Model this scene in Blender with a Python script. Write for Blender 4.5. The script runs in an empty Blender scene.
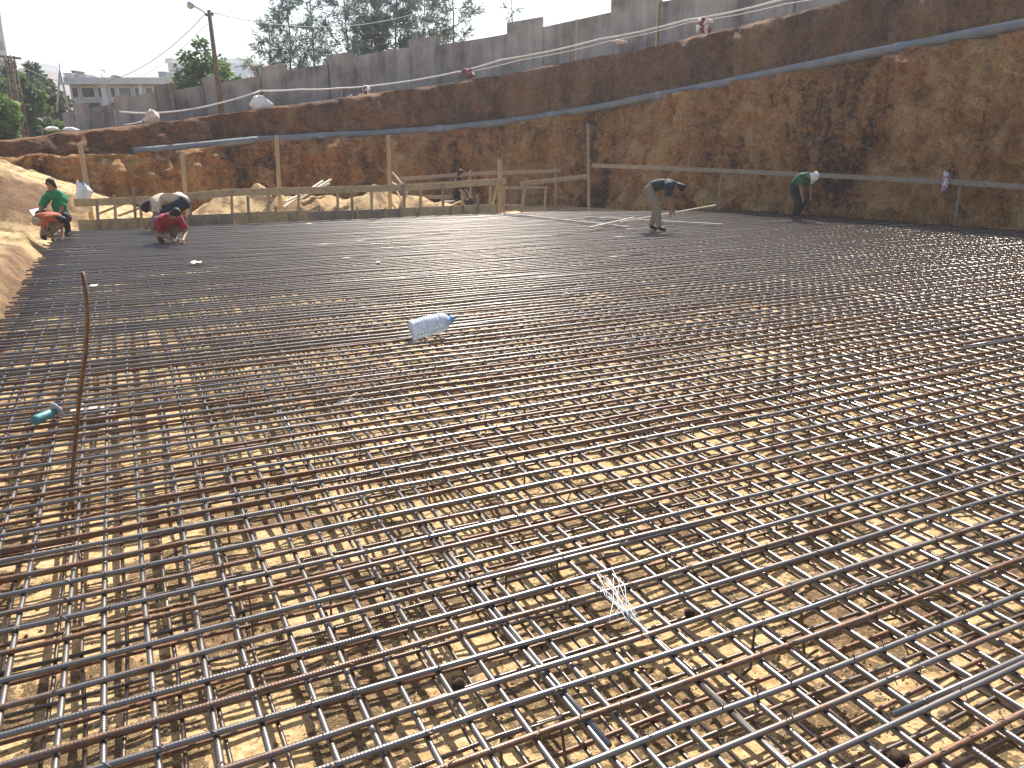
import bpy, math, random
from mathutils import Vector, noise, Matrix
random.seed(7)
R = math.radians
C = bpy.context.scene.collection
sc = bpy.context.scene

# ------------------------------------------------------------------ camera and site frame
FPX, HOR, EYE = 780.0, 145.0, 1.75
PITCH = math.atan((384 - HOR) / FPX)
cp, sp = math.cos(PITCH), math.sin(PITCH)
AZ = math.atan2(1660, FPX * cp + (384 - HOR) * sp)
UA = (math.sin(AZ), math.cos(AZ))          # along the crosswise bars
VB = (-UA[1], UA[0])                       # along the lengthwise bars
def W(u, v, z=0.0):
    return Vector((u * UA[0] + v * VB[0], u * UA[1] + v * VB[1], z))
def UV(x, y):
    return UA[0] * x + UA[1] * y, VB[0] * x + VB[1] * y
def ray(px, py):
    l = px - 512; u = 384 - py
    return l, FPX * cp + u * sp, u * cp - FPX * sp
def on_z(px, py, z=0.0):
    l, y, w = ray(px, py); t = (z - EYE) / w
    return Vector((l * t, y * t, z))
def on_y(px, py, Y):
    l, y, w = ray(px, py); t = Y / y
    return Vector((l * t, Y, EYE + w * t))
def on_v(px, py, v):
    l, y, w = ray(px, py); t = v / (VB[0] * l + VB[1] * y)
    return Vector((l * t, y * t, EYE + w * t))
def fbm(p, s=1.0, o=4):
    return noise.fractal(Vector(p) * s, 1.0, 2.0, o)
def sstep(a, b, x):
    t = min(1, max(0, (x - a) / (b - a))); return t * t * (3 - 2 * t)

cam = bpy.data.cameras.new('camera'); co = bpy.data.objects.new('camera', cam); C.objects.link(co)
co.location = (0, 0, EYE); co.rotation_euler = (math.pi / 2 - PITCH, 0, 0)
cam.sensor_width = 36; cam.lens = FPX / 1024 * 36; cam.clip_end = 3000; cam.clip_start = .05
sc.camera = co

# ------------------------------------------------------------------ light
SUN_AZ, SUN_EL = R(10), R(49)
w = bpy.data.worlds.new('World'); sc.world = w; w.use_nodes = True
nt = w.node_tree; bg = nt.nodes['Background']
sky = nt.nodes.new('ShaderNodeTexSky'); sky.sky_type = 'NISHITA'; sky.sun_disc = False
sky.sun_elevation = SUN_EL; sky.sun_rotation = SUN_AZ; sky.dust_density = 2.0; sky.air_density = 1.0
nt.links.new(sky.outputs[0], bg.inputs[0]); bg.inputs[1].default_value = 0.105
sl = bpy.data.lights.new('sun', 'SUN'); sl.energy = 5.0; sl.angle = R(.5); sl.color = (1, .95, .86)
so = bpy.data.objects.new('sun', sl); C.objects.link(so)
S = Vector((math.sin(SUN_AZ) * math.cos(SUN_EL), math.cos(SUN_AZ) * math.cos(SUN_EL), math.sin(SUN_EL)))
so.rotation_euler = S.to_track_quat('Z', 'Y').to_euler(); so.location = (0, 0, 60)
vs = sc.view_settings; vs.view_transform = 'Standard'; vs.look = 'None'; vs.gamma = 1; vs.use_curve_mapping = False
vs.exposure = 0.86

# ------------------------------------------------------------------ materials
class Mat:
    def __init__(s, name):
        s.m = bpy.data.materials.new(name); s.m.use_nodes = True
        s.t = s.m.node_tree; s.b = s.t.nodes['Principled BSDF']
    def n(s, typ, **kw):
        nd = s.t.nodes.new('ShaderNode' + typ)
        for k, v in kw.items():
            if k in nd.inputs.keys(): nd.inputs[k].default_value = v
            else: setattr(nd, k, v)
        return nd
    def l(s, a, b): s.t.links.new(a, b)
    def coord(s, scale=(1, 1, 1), kind='Object'):
        tc = s.n('TexCoord'); mp = s.n('Mapping'); mp.inputs['Scale'].default_value = scale
        s.l(tc.outputs[kind], mp.inputs[0]); return mp.outputs[0]
    def noise(s, co, scale, detail=4, rough=.55, dist=0):
        nd = s.n('TexNoise', Scale=scale, Detail=detail, Roughness=rough, Distortion=dist)
        s.l(co, nd.inputs['Vector']); return nd.outputs['Fac']
    def ramp(s, fac, stops):
        nd = s.n('ValToRGB'); e = nd.color_ramp.elements
        while len(e) < len(stops): e.new(.5)
        for i, (p, c) in enumerate(stops):
            e[i].position = p; e[i].color = (*c, 1) if len(c) == 3 else c
        s.l(fac, nd.inputs[0]); return nd.outputs[0]
    def mix(s, fac, a, b, mode='MIX'):
        nd = s.n('MixRGB', blend_type=mode)
        for i, x in ((0, fac), (1, a), (2, b)):
            if hasattr(x, 'is_linked'): s.l(x, nd.inputs[i])
            elif i: nd.inputs[i].default_value = (*x, 1)
            else: nd.inputs[i].default_value = x
        return nd.outputs[0]
    def math(s, op, a, b=0.0):
        nd = s.n('Math', operation=op)
        for i, x in ((0, a), (1, b)):
            if hasattr(x, 'is_linked'): s.l(x, nd.inputs[i])
            else: nd.inputs[i].default_value = x
        return nd.outputs[0]
    def attr(s, name): return s.n('Attribute', attribute_name=name).outputs['Fac']
    def bump(s, h, strength=.5, dist=.02, prev=None):
        nd = s.n('Bump', Strength=strength, Distance=dist); s.l(h, nd.inputs['Height'])
        if prev is not None: s.l(prev, nd.inputs['Normal'])
        s.l(nd.outputs[0], s.b.inputs['Normal']); return nd.outputs[0]
    def col(s, x):
        if hasattr(x, 'is_linked'): s.l(x, s.b.inputs['Base Color'])
        else: s.b.inputs['Base Color'].default_value = (*x, 1)
    def rough(s, x):
        if hasattr(x, 'is_linked'): s.l(x, s.b.inputs['Roughness'])
        else: s.b.inputs['Roughness'].default_value = x

def simple(name, c, r=.7, var=.25, scale=6, metal=0, bump=.15, bscale=40, stretch=(1, 1, 1)):
    M = Mat(name); c1 = M.coord(stretch)
    f = M.noise(c1, scale, 5)
    lo = tuple(x * (1 - var) for x in c); hi = tuple(min(1, x * (1 + var)) for x in c)
    M.col(M.ramp(f, [(.3, lo), (.7, hi)])); M.rough(r); M.b.inputs['Metallic'].default_value = metal
    if bump: M.bump(M.noise(c1, bscale, 4), bump, .01)
    return M.m

def mat_rebar(name, bare, r0):
    M = Mat(name); al = M.attr('along'); ru = M.attr('rust')
    c1 = M.coord()
    n1 = M.noise(c1, 3.0, 5, .65); n2 = M.noise(c1, 40, 3)
    k = M.math('ADD', M.math('ADD', ru, M.math('MULTIPLY', M.math('SUBTRACT', n1, .5), 1.5)), M.math('MULTIPLY', M.math('SUBTRACT', n2, .5), .5))
    fac = M.n('MapRange'); M.l(k, fac.inputs[0]); fac.inputs[1].default_value = .34; fac.inputs[2].default_value = .78
    fac = fac.outputs[0]
    rusty = M.ramp(n2, [(.3, (.075, .032, .014)), (.55, (.19, .08, .03)), (.75, (.30, .14, .055))])
    M.col(M.mix(fac, bare, rusty))
    M.b.inputs['Specular IOR Level'].default_value = .7
    M.l(M.math('SUBTRACT', .8, M.math('MULTIPLY', fac, .72)), M.b.inputs['Metallic'])
    M.l(M.math('ADD', r0, M.math('MULTIPLY', fac, .12)), M.b.inputs['Roughness'])
    ribs = M.math('SINE', M.math('MULTIPLY', al, 2 * math.pi / .0115))
    rk = M.n('MapRange'); M.l(M.attr('rib'), rk.inputs[0]); rk.inputs[1].default_value = 0; rk.inputs[2].default_value = 1; rk.inputs[3].default_value = 0; rk.inputs[4].default_value = 1
    M.bump(M.math('MULTIPLY', ribs, rk.outputs[0]), .13, .002)
    return M.m
M_REBAR = mat_rebar('rebar_steel', (.245, .22, .2), .32)
M_REBAR2 = mat_rebar('weathered_rebar_steel', (.16, .128, .106), .37)

def mat_ground():
    M = Mat('sandy_soil'); c1 = M.coord()
    big = M.noise(c1, .5, 4); mid = M.noise(c1, 2.6, 6, .65, .4); fine = M.noise(c1, 22, 6, .7); grit = M.noise(c1, 90, 3, .7)
    base = M.ramp(fine, [(.28, (.24, .125, .05)), (.42, (.45, .29, .13)), (.57, (.62, .445, .235)), (.75, (.75, .61, .41))])
    patch = M.ramp(M.math('ADD', mid, M.math('MULTIPLY', M.math('SUBTRACT', fine, .5), .6)), [(.50, (0, 0, 0)), (.60, (1, 1, 1))])
    deb = M.ramp(grit, [(.36, (.075, .03, .013)), (.54, (.21, .10, .042)), (.68, (.52, .38, .22))])
    c = M.mix(M.math('MULTIPLY', patch, .85), base, deb)
    c = M.mix(M.ramp(big, [(.35, (0, 0, 0)), (.65, (.35, .35, .35))]), c, (.56, .39, .185))
    c = M.mix(M.math('MULTIPLY', M.attr('scree'), M.ramp(mid, [(.3, (1, 1, 1)), (.75, (.8, .8, .8))])), c, M.ramp(fine, [(.3, (.07, .032, .013)), (.6, (.19, .09, .036)), (.8, (.34, .19, .085))]))
    M.col(c); M.rough(.95)
    vo = M.n('TexVoronoi', Scale=34.0); M.l(c1, vo.inputs['Vector'])
    b = M.bump(vo.outputs['Distance'], .35, .012); b = M.bump(fine, .6, .03, b); M.bump(M.math('MULTIPLY', grit, patch), .8, .02, b)
    return M.m
M_GROUND = mat_ground()

def mat_bank():
    M = Mat('clay_cut'); c1 = M.coord(); c2 = M.coord((1, 1, .3)); up = M.attr('upper')
    big = M.noise(c2, .55, 5, .6, .5); mid = M.noise(c2, 2.2, 6, .65, .6); fine = M.noise(c1, 9, 6, .7); gr = M.noise(c1, 45, 4, .7)
    k = M.math('ADD', M.math('MULTIPLY', big, .42), M.math('ADD', M.math('MULTIPLY', mid, .34), M.math('MULTIPLY', fine, .34)))
    low = M.ramp(k, [(.435, (.04, .018, .009)), (.478, (.16, .064, .021)), (.515, (.42, .175, .053)), (.56, (.60, .27, .085)), (.63, (.74, .44, .18))])
    top = M.ramp(k, [(.43, (.06, .027, .015)), (.50, (.17, .073, .034)), (.57, (.32, .145, .062)), (.66, (.46, .25, .115))])
    c = M.mix(up, low, top)
    c = M.mix(M.ramp(gr, [(.40, (.85, .85, .85)), (.50, (0, 0, 0))]), c, (.05, .026, .016))
    c = M.mix(M.ramp(gr, [(.58, (0, 0, 0)), (.68, (.5, .5, .5))]), c, (.60, .40, .20))
    M.col(c); M.rough(.95)
    b = M.bump(mid, .7, .15); b = M.bump(fine, .9, .10, b); M.bump(gr, .9, .035, b)
    return M.m
M_BANK = mat_bank()

def mat_wood(name, c):
    M = Mat(name); co_ = M.coord((1, 1, 1)); g = M.noise(co_, 5, 6, .6, 1.5); f = M.noise(M.coord((6, 6, 1)), 12, 4)
    M.col(M.ramp(M.math('ADD', M.math('MULTIPLY', g, .6), M.math('MULTIPLY', f, .4)),
                 [(.3, tuple(x * .55 for x in c)), (.5, c), (.72, tuple(min(1, x * 1.25) for x in c))]))
    M.rough(.85); M.bump(f, .3, .006); return M.m
M_WOOD = mat_wood('raw_timber', (.52, .38, .21))
M_WOODG = mat_wood('grey_timber', (.33, .26, .19))
M_LATH = mat_wood('weathered_lath', (.46, .43, .38))
M_WOODW = mat_wood('pale_timber', (.70, .62, .48))

def mat_wall():
    M = Mat('stained_concrete'); a = M.coord((1, 1, .18)); c1 = M.coord()
    st = M.noise(a, 2.2, 6, .7); bl = M.noise(c1, .8, 5); f = M.noise(c1, 25, 4)
    st2 = M.noise(M.coord((1, 1, .07)), 5.5, 4, .7)
    k = M.math('ADD', M.math('ADD', M.math('MULTIPLY', st, .36), M.math('MULTIPLY', st2, .14)), M.math('MULTIPLY', bl, .5))
    M.col(M.ramp(k, [(.38, (.13, .115, .10)), (.45, (.26, .238, .215)), (.52, (.37, .345, .32)), (.64, (.50, .475, .445))])); M.rough(.9)
    M.bump(f, .25, .01); return M.m
M_WALL = mat_wall()

def mat_leaf(name, c, trans=.45):
    M = Mat(name); c1 = M.coord(); f = M.noise(c1, 1.3, 3); g = M.noise(c1, 9, 2)
    k = M.math('ADD', M.math('MULTIPLY', f, .6), M.math('MULTIPLY', g, .4))
    colr = M.ramp(k, [(.32, tuple(x * .6 for x in c)), (.52, c), (.7, (c[0] * 1.5, c[1] * 1.4, c[2] * 1.2))])
    M.col(colr); M.rough(.6)
    tr = M.n('BsdfTranslucent'); M.l(colr, tr.inputs[0]); mx = M.n('MixShader'); mx.inputs[0].default_value = trans
    M.l(M.b.outputs[0], mx.inputs[1]); M.l(tr.outputs[0], mx.inputs[2])
    M.l(mx.outputs[0], M.t.nodes['Material Output'].inputs[0]); return M.m
M_LEAF = mat_leaf('leaf_green', (.10, .17, .055))
M_LEAFD = mat_leaf('leaf_dark', (.085, .13, .06), .4)
M_LEAFB = mat_leaf('leaf_bright', (.15, .24, .07))
M_NEEDLE = mat_leaf('needle_grey_green', (.10, .15, .12), .45)  # green paled and greyed to carry haze in the needle colour
M_BARK = simple('bark', (.16, .12, .09), .9, .4, 8, bump=.5)
M_PIPE = simple('pipe_plastic', (.19, .20, .215), .5, .18, 2.5, bump=.06)
M_PIPEJ = simple('pipe_joint', (.24, .27, .31), .5, .15)
M_WHITE = simple('white_plaster', (.90, .90, .89), .8, .1, 2)
M_FASCIA = simple('fascia_paint', (.74, .77, .74), .8, .12, 2)
M_GREYB = simple('grey_render', (.56, .59, .64), .85, .1, 1)
M_TOWER = simple('tower_render', (.42, .43, .46), .85, .1, 1)
M_ROPE = simple('white_tape', (.78, .78, .76), .6, .1, 20)
M_RED = simple('red_cloth', (.22, .06, .065), .85, .4, 9)
M_PALECLOTH = simple('pale_cloth', (.62, .50, .42), .85, .3, 9)
M_WHITECLOTH = simple('white_cloth', (.78, .77, .75), .85, .12, 9)
M_PINK = simple('pink_cloth', (.5, .25, .33), .85, .4, 30)
M_STEEL = simple('dark_steel', (.12, .11, .11), .5, .3, metal=.6)
M_PALESTEEL = simple('pale_steel', (.42, .44, .46), .5, .2, metal=.4)
M_YEL = simple('yellow_cane', (.42, .36, .16), .7, .2)
M_CABLE = simple('cable_grey', (.32, .32, .34), .6, .1, bump=0)
M_MUD = simple('mud', (.06, .032, .02), .95, .4, 30, bump=.6)
M_TEAL = simple('teal_plastic', (.07, .25, .25), .45, .25, 12)
M_GREYP = simple('grey_plastic', (.34, .36, .36), .5, .2)
M_TANK = simple('tank_paint', (.20, .21, .21), .7, .2)
def mat_glass(name, c, r=.1):
    M = Mat(name); M.col(M.ramp(M.noise(M.coord(), 1.2, 3), [(.35, tuple(x * .7 for x in c)), (.65, c)])); M.rough(r)
    M.b.inputs['Specular IOR Level'].default_value = .8; return M.m
M_GLASS = mat_glass('window_glass', (.16, .20, .24))
M = Mat('bottle_plastic'); M.col((.82, .90, .97)); M.rough(.16); M.b.inputs['Transmission Weight'].default_value = .4
M.b.inputs['IOR'].default_value = 1.25; M.b.inputs['Alpha'].default_value = .92
M.bump(M.noise(M.coord(), 18, 3), .3, .012); M_PET = M.m
M_CAP = simple('blue_cap', (.12, .35, .72), .4, .1)
M_WATER = M_PET

# ------------------------------------------------------------------ mesh helpers
def props(o, label=None, cat=None, group=None, kind=None):
    for k, v in (('label', label), ('category', cat), ('group', group), ('kind', kind)):
        if v: o[k] = v
    return o
def empty(name, loc, label, cat, group=None):
    o = bpy.data.objects.new(name, None); o.location = loc; o.empty_display_size = .2; C.objects.link(o)
    return props(o, label, cat, group)
def rootloc(p):
    v = Vector((0, 0, 0))
    while p is not None: v += Vector(p.location); p = p.parent
    return v
class MB:
    def __init__(s): s.v = []; s.f = []; s.al = []; s.ru = []; s.mi = []; s.rib = .3
    def add(s, vs_, fs, mi=0, al=None, ru=0.0):
        k = len(s.v); s.v += [Vector(p) for p in vs_]; s.f += [tuple(i + k for i in f) for f in fs]
        s.mi += [mi] * len(fs); s.al += (al if al else [0.0] * len(vs_)); s.ru += [ru] * len(vs_)
    def tube(s, pts, r, n=6, mi=0, ru=0.0, cap=True):
        pts = [Vector(p) for p in pts]; rr = r if hasattr(r, '__len__') else [r] * len(pts)
        vs_, al, d0 = [], [], 0
        up = None
        for i, p in enumerate(pts):
            t = (pts[min(i + 1, len(pts) - 1)] - pts[max(i - 1, 0)]).normalized()
            if up is None:
                up = Vector((0, 0, 1)) if abs(t.z) < .9 else Vector((1, 0, 0))
            x = t.cross(up).normalized(); y = x.cross(t); up = y
            if i: d0 += (p - pts[i - 1]).length
            for j in range(n):
                a = 2 * math.pi * j / n
                vs_.append(p + x * (math.cos(a) * rr[i]) + y * (math.sin(a) * rr[i])); al.append(d0)
        fs = [(i * n + j, i * n + (j + 1) % n, (i + 1) * n + (j + 1) % n, (i + 1) * n + j) for i in range(len(pts) - 1) for j in range(n)]
        if cap: fs += [tuple(range(n - 1, -1, -1)), tuple(range((len(pts) - 1) * n, len(pts) * n))]
        s.add(vs_, fs, mi, al, ru); return s
    def bar(s, a, b, wd, th, mi=0, up=(0, 0, 1)):
        a, b = Vector(a), Vector(b); t = (b - a).normalized(); up = Vector(up)
        if abs(t.dot(up)) > .95: up = Vector((VB[0], VB[1], 0))
        x = t.cross(up).normalized(); y = x.cross(t).normalized()
        vs_ = [p + x * (sx * wd / 2) + y * (sy * th / 2) for p in (a, b) for sx, sy in ((-1, -1), (1, -1), (1, 1), (-1, 1))]
        s.add(vs_, [(0, 1, 2, 3), (7, 6, 5, 4), (0, 4, 5, 1), (1, 5, 6, 2), (2, 6, 7, 3), (3, 7, 4, 0)], mi); return s
    def box(s, lo, hi, mi=0):
        x0, y0, z0 = lo; x1, y1, z1 = hi
        vs_ = [(x0, y0, z0), (x1, y0, z0), (x1, y1, z0), (x0, y1, z0), (x0, y0, z1), (x1, y0, z1), (x1, y1, z1), (x0, y1, z1)]
        s.add(vs_, [(3, 2, 1, 0), (4, 5, 6, 7), (0, 1, 5, 4), (1, 2, 6, 5), (2, 3, 7, 6), (3, 0, 4, 7)], mi); return s
    def obox(s, o, ex, ey, lo, hi, mi=0):       # box in a frame: origin, two horizontal axes
        k = len(s.v); s.box(lo, hi, mi)
        for i in range(k, k + 8):
            p = s.v[i]; s.v[i] = Vector(o) + Vector(ex) * p.x + Vector(ey) * p.y + Vector((0, 0, p.z))
        return s
    def lathe(s, o, ax, prof, n=16, mi=0):       # prof: (distance along, radius)
        o, ax = Vector(o), Vector(ax).normalized(); x = ax.cross(Vector((0, 0, 1)) if abs(ax.z) < .9 else Vector((1, 0, 0))).normalized(); y = ax.cross(x)
        vs_ = [o + ax * d + x * (math.cos(2 * math.pi * j / n) * r) + y * (math.sin(2 * math.pi * j / n) * r) for d, r in prof for j in range(n)]
        fs = [(i * n + j, i * n + (j + 1) % n, (i + 1) * n + (j + 1) % n, (i + 1) * n + j) for i in range(len(prof) - 1) for j in range(n)]
        fs += [tuple(range(n - 1, -1, -1)), tuple(range((len(prof) - 1) * n, len(prof) * n))]
        s.add(vs_, fs, mi); return s
    def build(s, name, mats, parent=None, smooth=True, attrs=False):
        off = rootloc(parent)
        me = bpy.data.meshes.new(name); me.from_pydata([tuple(p - off) for p in s.v], [], s.f)
        for m in (mats if isinstance(mats, (list, tuple)) else [mats]): me.materials.append(m)
        if any(s.mi): me.polygons.foreach_set('material_index', s.mi)
        if smooth: me.polygons.foreach_set('use_smooth', [True] * len(me.polygons))
        if attrs:
            for nm, dat in (('along', s.al), ('rust', s.ru), ('rib', [s.rib] * len(s.v))):
                a = me.attributes.new(nm, 'FLOAT', 'POINT'); a.data.foreach_set('value', dat)
        me.update()
        o = bpy.data.objects.new(name, me); C.objects.link(o)
        if parent is not None: o.parent = parent
        return o
def single(mb, name, mat, label, cat, group=None, smooth=True, kind=None):
    c = sum((p for p in mb.v), Vector()) / len(mb.v); c.z = min(p.z for p in mb.v)
    mb.v = [p - c for p in mb.v]; o = mb.build(name, mat, None, smooth); o.location = c
    return props(o, label, cat, group, kind)

# ------------------------------------------------------------------ the earth bank round the pit
TOE = [(22.5, -18), (20.6, -4), (19.4, 3), (17.95, 10), (16.5, 16), (15.6, 20.5), (14.3, 23.8), (11, 25.9), (7, 26.3), (0, 26.3), (-8, 26.1), (-30, 25.5)]
def catmull(P, step=.14):
    out = []
    Q = [P[0]] + P + [P[-1]]
    for i in range(1, len(Q) - 2):
        p0, p1, p2, p3 = [Vector(q) for q in Q[i - 1:i + 3]]
        n = max(2, int((p2 - p1).length / step))
        for k in range(n):
            t = k / n
            out.append(.5 * ((2 * p1) + (p2 - p0) * t + (2 * p0 - 5 * p1 + 4 * p2 - p3) * t * t + (3 * p1 - p0 - 3 * p2 + p3) * t ** 3))
    out.append(Vector(P[-1])); return out
PATH = catmull(TOE)
NRM = []
for i in range(len(PATH)):
    t = (PATH[min(i + 6, len(PATH) - 1)] - PATH[max(i - 6, 0)]).normalized(); NRM.append(Vector((t.y, -t.x)))   # outward, to the right of travel
SA = [0.0]
for i in range(1, len(PATH)): SA.append(SA[-1] + (PATH[i] - PATH[i - 1]).length)
def path_at(s, off, z):
    s = min(max(s, 0), SA[-1]); lo, hi = 0, len(SA) - 1
    while hi - lo > 1:
        m = (lo + hi) // 2
        if SA[m] <= s: lo = m
        else: hi = m
    t = (s - SA[lo]) / max(1e-6, SA[hi] - SA[lo]); p = PATH[lo].lerp(PATH[hi], t); n = NRM[lo].lerp(NRM[hi], t)
    return W(p.x + n.x * off, p.y + n.y * off, z)
def hit(px, py, off):                            # a pixel's ray meets the upright surface standing "off" behind the toe line
    l, y, wz = ray(px, py); du, dv = UV(l, y); best = None
    for i in range(len(PATH) - 1):
        a = PATH[i] + NRM[i] * off; b = PATH[i + 1] + NRM[i + 1] * off; e = b - a
        den = du * e.y - dv * e.x
        if abs(den) < 1e-9: continue
        t = (a.x * e.y - a.y * e.x) / den; k = (a.x * dv - a.y * du) / den
        if t > 0 and -.001 <= k <= 1.001 and (best is None or t < best[0]): best = (t, SA[i] + k * (SA[i + 1] - SA[i]))
    return best[1], EYE + wz * best[0]
def prof_from(pix, off):
    L = sorted(hit(x, y, off) for x, y in pix)
    def fn(s):
        if s <= L[0][0]:
            g = (L[2][1] - L[0][1]) / (L[2][0] - L[0][0]); return min(L[0][1] + 1.6, L[0][1] + g * (s - L[0][0]))
        if s >= L[-1][0]: return L[-1][1]
        for (a, za), (b, zb) in zip(L, L[1:]):
            if a <= s <= b: return za + (zb - za) * (s - a) / (b - a + 1e-9)
    return fn
PIPE_PX = [(1023, 24), (900, 47), (780, 70), (700, 86), (640, 97), (560, 112), (500, 121), (440, 127), (390, 131), (320, 134.5), (250, 138.5), (190, 144.5), (130, 150)]
EDGE_PX = [(850, 0), (780, 17), (700, 35), (600, 56), (500, 75), (430, 86), (365, 95), (300, 104), (240, 112), (150, 124), (100, 129), (60, 133), (20, 139), (0, 141)]
O_PIPE, O_EDGE = .95, 1.55
zpipe_raw = prof_from(PIPE_PX, O_PIPE); zedge = prof_from(EDGE_PX, O_EDGE)
def zpipe(s): return min(zpipe_raw(s), zedge(s) - .35)
GZ = -.28
bank = MB(); NPF = []
offs_top = [(.0, .35), (.5, .9), (1.2, 2.0), (3, 4.5), (8, 12), (20, 30), (60, 70)]
cols = []
for i in range(len(PATH)):
    s = SA[i]; zp = zpipe(s) - .13; zt = zedge(s); col = []
    for k in range(36):
        t = k / 35; z = GZ - .25 + (zp - GZ + .25) * t; off = -.10 + .95 * t ** 1.15 - .18 * math.exp(-(t / .12) ** 2)
        col.append((off, z, 0, 1))
    col.append((O_PIPE + .16, zp + .02, .5, .4))
    for k in range(14):
        t = k / 13; col.append((O_PIPE + .22 + (O_EDGE - O_PIPE - .22) * t, zp + .05 + (zt - zp - .05) * t, 1, .75 if k < 13 else .3))
    for o1, o2 in offs_top: col.append((O_EDGE + o2, zt + (.02 if o2 < 3 else 0) , .35, .25 if o2 < 3 else .1))
    cols.append(col)
upp = []
for i, col in enumerate(cols):
    p, n = PATH[i], NRM[i]
    for (off, z, up, am) in col:
        q = Vector((p.x * .5, p.y * .5, z * .22)); g = Vector((p.x, p.y, z * .9))
        rg = 1 - abs(noise.noise(Vector((p.x * 1.3, p.y * 1.3, z * .35 + 4)))) * 2; d = am * (.42 * fbm(q, 1.4, 3) + .26 * fbm(g + Vector((9, 3, 1)), 2.2, 5) + .12 * fbm(g, 6, 4) + .09 * fbm(g, 15, 3) - .16 * max(0, rg - .45))
        zz = z + am * .10 * fbm(g + Vector((31, 7, 2)), 1.8, 4)
        if up == .5: d -= .03
        bank.v.append(W(p.x + n.x * (off + d), p.y + n.y * (off + d), zz)); upp.append(min(1, max(0, up + .25 * fbm(g, 2, 3))) if up else 0)
NC = len(cols[0])
for i in range(len(cols) - 1):
    for k in range(NC - 1): bank.f.append((i * NC + k, (i + 1) * NC + k, (i + 1) * NC + k + 1, i * NC + k + 1))
bank.mi = [0] * len(bank.f); bank.al = [0] * len(bank.v); bank.ru = bank.al
bo = bank.build('earth_bank', M_BANK); a = bo.data.attributes.new('upper', 'FLOAT', 'POINT'); a.data.foreach_set('value', upp)
props(bo, 'brown clay cut face rising behind the rebar, with a ledge for the long pipe', 'earth bank', kind='structure')

def toe_u(v):
    for a, b in zip(PATH, PATH[1:]):
        if (a.y - v) * (b.y - v) <= 0 and a.y != b.y: return a.x + (b.x - a.x) * (v - a.y) / (b.y - a.y)
    return 20
U0, V0, V1 = -1.22, -2.3, 19.25
def umax(v): return toe_u(v) - .6

# ------------------------------------------------------------------ ground: one sheet, fine inside the pit
def lines(a, b, st, far):
    L = []; x = a
    while x < b + 1e-6: L.append(x); x += st
    lo, hi, g = [], [], st
    x = a
    while x > -far: g *= 1.5; x -= g; lo.append(x)
    x, g = b, st
    while x < far: g *= 1.5; x += g; hi.append(x)
    return lo[::-1] + L + hi
HEAPS = [(.9, 21.2, .7, .45), (1.9, 21.6, .9, .85), (3.0, 21.4, 1.0, .9), (4.1, 21.7, 1.1, .95), (5.3, 21.5, 1.0, .85), (6.4, 21.6, .9, .8), (7.5, 21.9, .9, .75), (8.6, 22.1, .9, .6), (-.3, 20.9, .7, .4), (9.7, 22.4, .8, .4)]
def ground_z(u, v):
    z = GZ
    left = sstep(-1.28, -1.75, u)
    lip = .16 + .22 * max(0, min(8, -u - 1.75)) * sstep(40, 10, -u)
    z += left * (lip - GZ * 0 + .22) * sstep(21, 17, v) * sstep(-6, 2, v)
    ramp = max(0, min(2.3, (1.2 - u) * .40)) * sstep(19.4, 22.6, v) * sstep(-26, -10, u)
    if v > 19: z = max(z, GZ + ramp)
    z += max(left, sstep(-.2, -1, u) if v > 20 else 0) * (.07 * fbm((u, v, 0), 1.6, 4) + .06 * fbm((u, v, 4), 4.5, 4)) * (1 if u > -12 else 0)
    if 19.3 < v < 25 and -2 < u < 12:
        hv = 21.5 + .35 * fbm((u, 0, 7), .9, 2); hh = (.72 + .30 * fbm((u, 1, 4), .7, 3)) * sstep(.6, 2.4, u) * sstep(10.5, 7.0, u) + .30 * math.exp(-((u + .2) / .8) ** 2)
        z = max(z, GZ + hh * math.exp(-((v - hv) / .85) ** 2) * (1 + .22 * fbm((u, v, 3), 1.3, 4)) + .03 * fbm((u, v, 1), 4, 3))
    if -3 < u < 20 and -6 < v < 30: z += .020 * fbm((u, v, 0), 3, 6) + .02 * fbm((u, v, 5), .7, 2)
    return z
g = MB(); LU, LV = lines(-4.5, 19.5, .15, 900), lines(-3.5, 26.5, .15, 900)
LU = sorted(LU + [x + q for x in LU if -1.4 < x < 7 for q in (.05, .10)]); LV = sorted(LV + [x + q for x in LV if -.6 < x < 8 for q in (.05, .10)])
for u in LU:
    for v in LV: g.v.append(W(u, v, ground_z(u, v)))
NV = len(LV)
g.f = [(i * NV + j, (i + 1) * NV + j, (i + 1) * NV + j + 1, i * NV + j + 1) for i in range(len(LU) - 1) for j in range(NV - 1)]
g.mi = [0] * len(g.f); g.al = [0] * len(g.v); g.ru = g.al
go = g.build('ground', M_GROUND); a = go.data.attributes.new('scree', 'FLOAT', 'POINT')
def scree(u, v):
    e = .6 * fbm((u, v, 8), .8, 3)
    return max(0, sstep(-.2, -1.2, u + e * .3) * sstep(20.5, 20.9, v + e * .3)) * sstep(22.6, 22.0, v + e * .5) * .95 + .9 * sstep(-1.15, -1.3, u) * sstep(-2.0, -1.7, u + .3 * e) * sstep(17.5, 15, v + e)
a.data.foreach_set('value', [min(1, scree(u, v)) for u in LU for v in LV])
props(go, 'pale sandy soil floor under the rebar with a dirt ramp at far left', 'ground', kind='structure')

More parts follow.
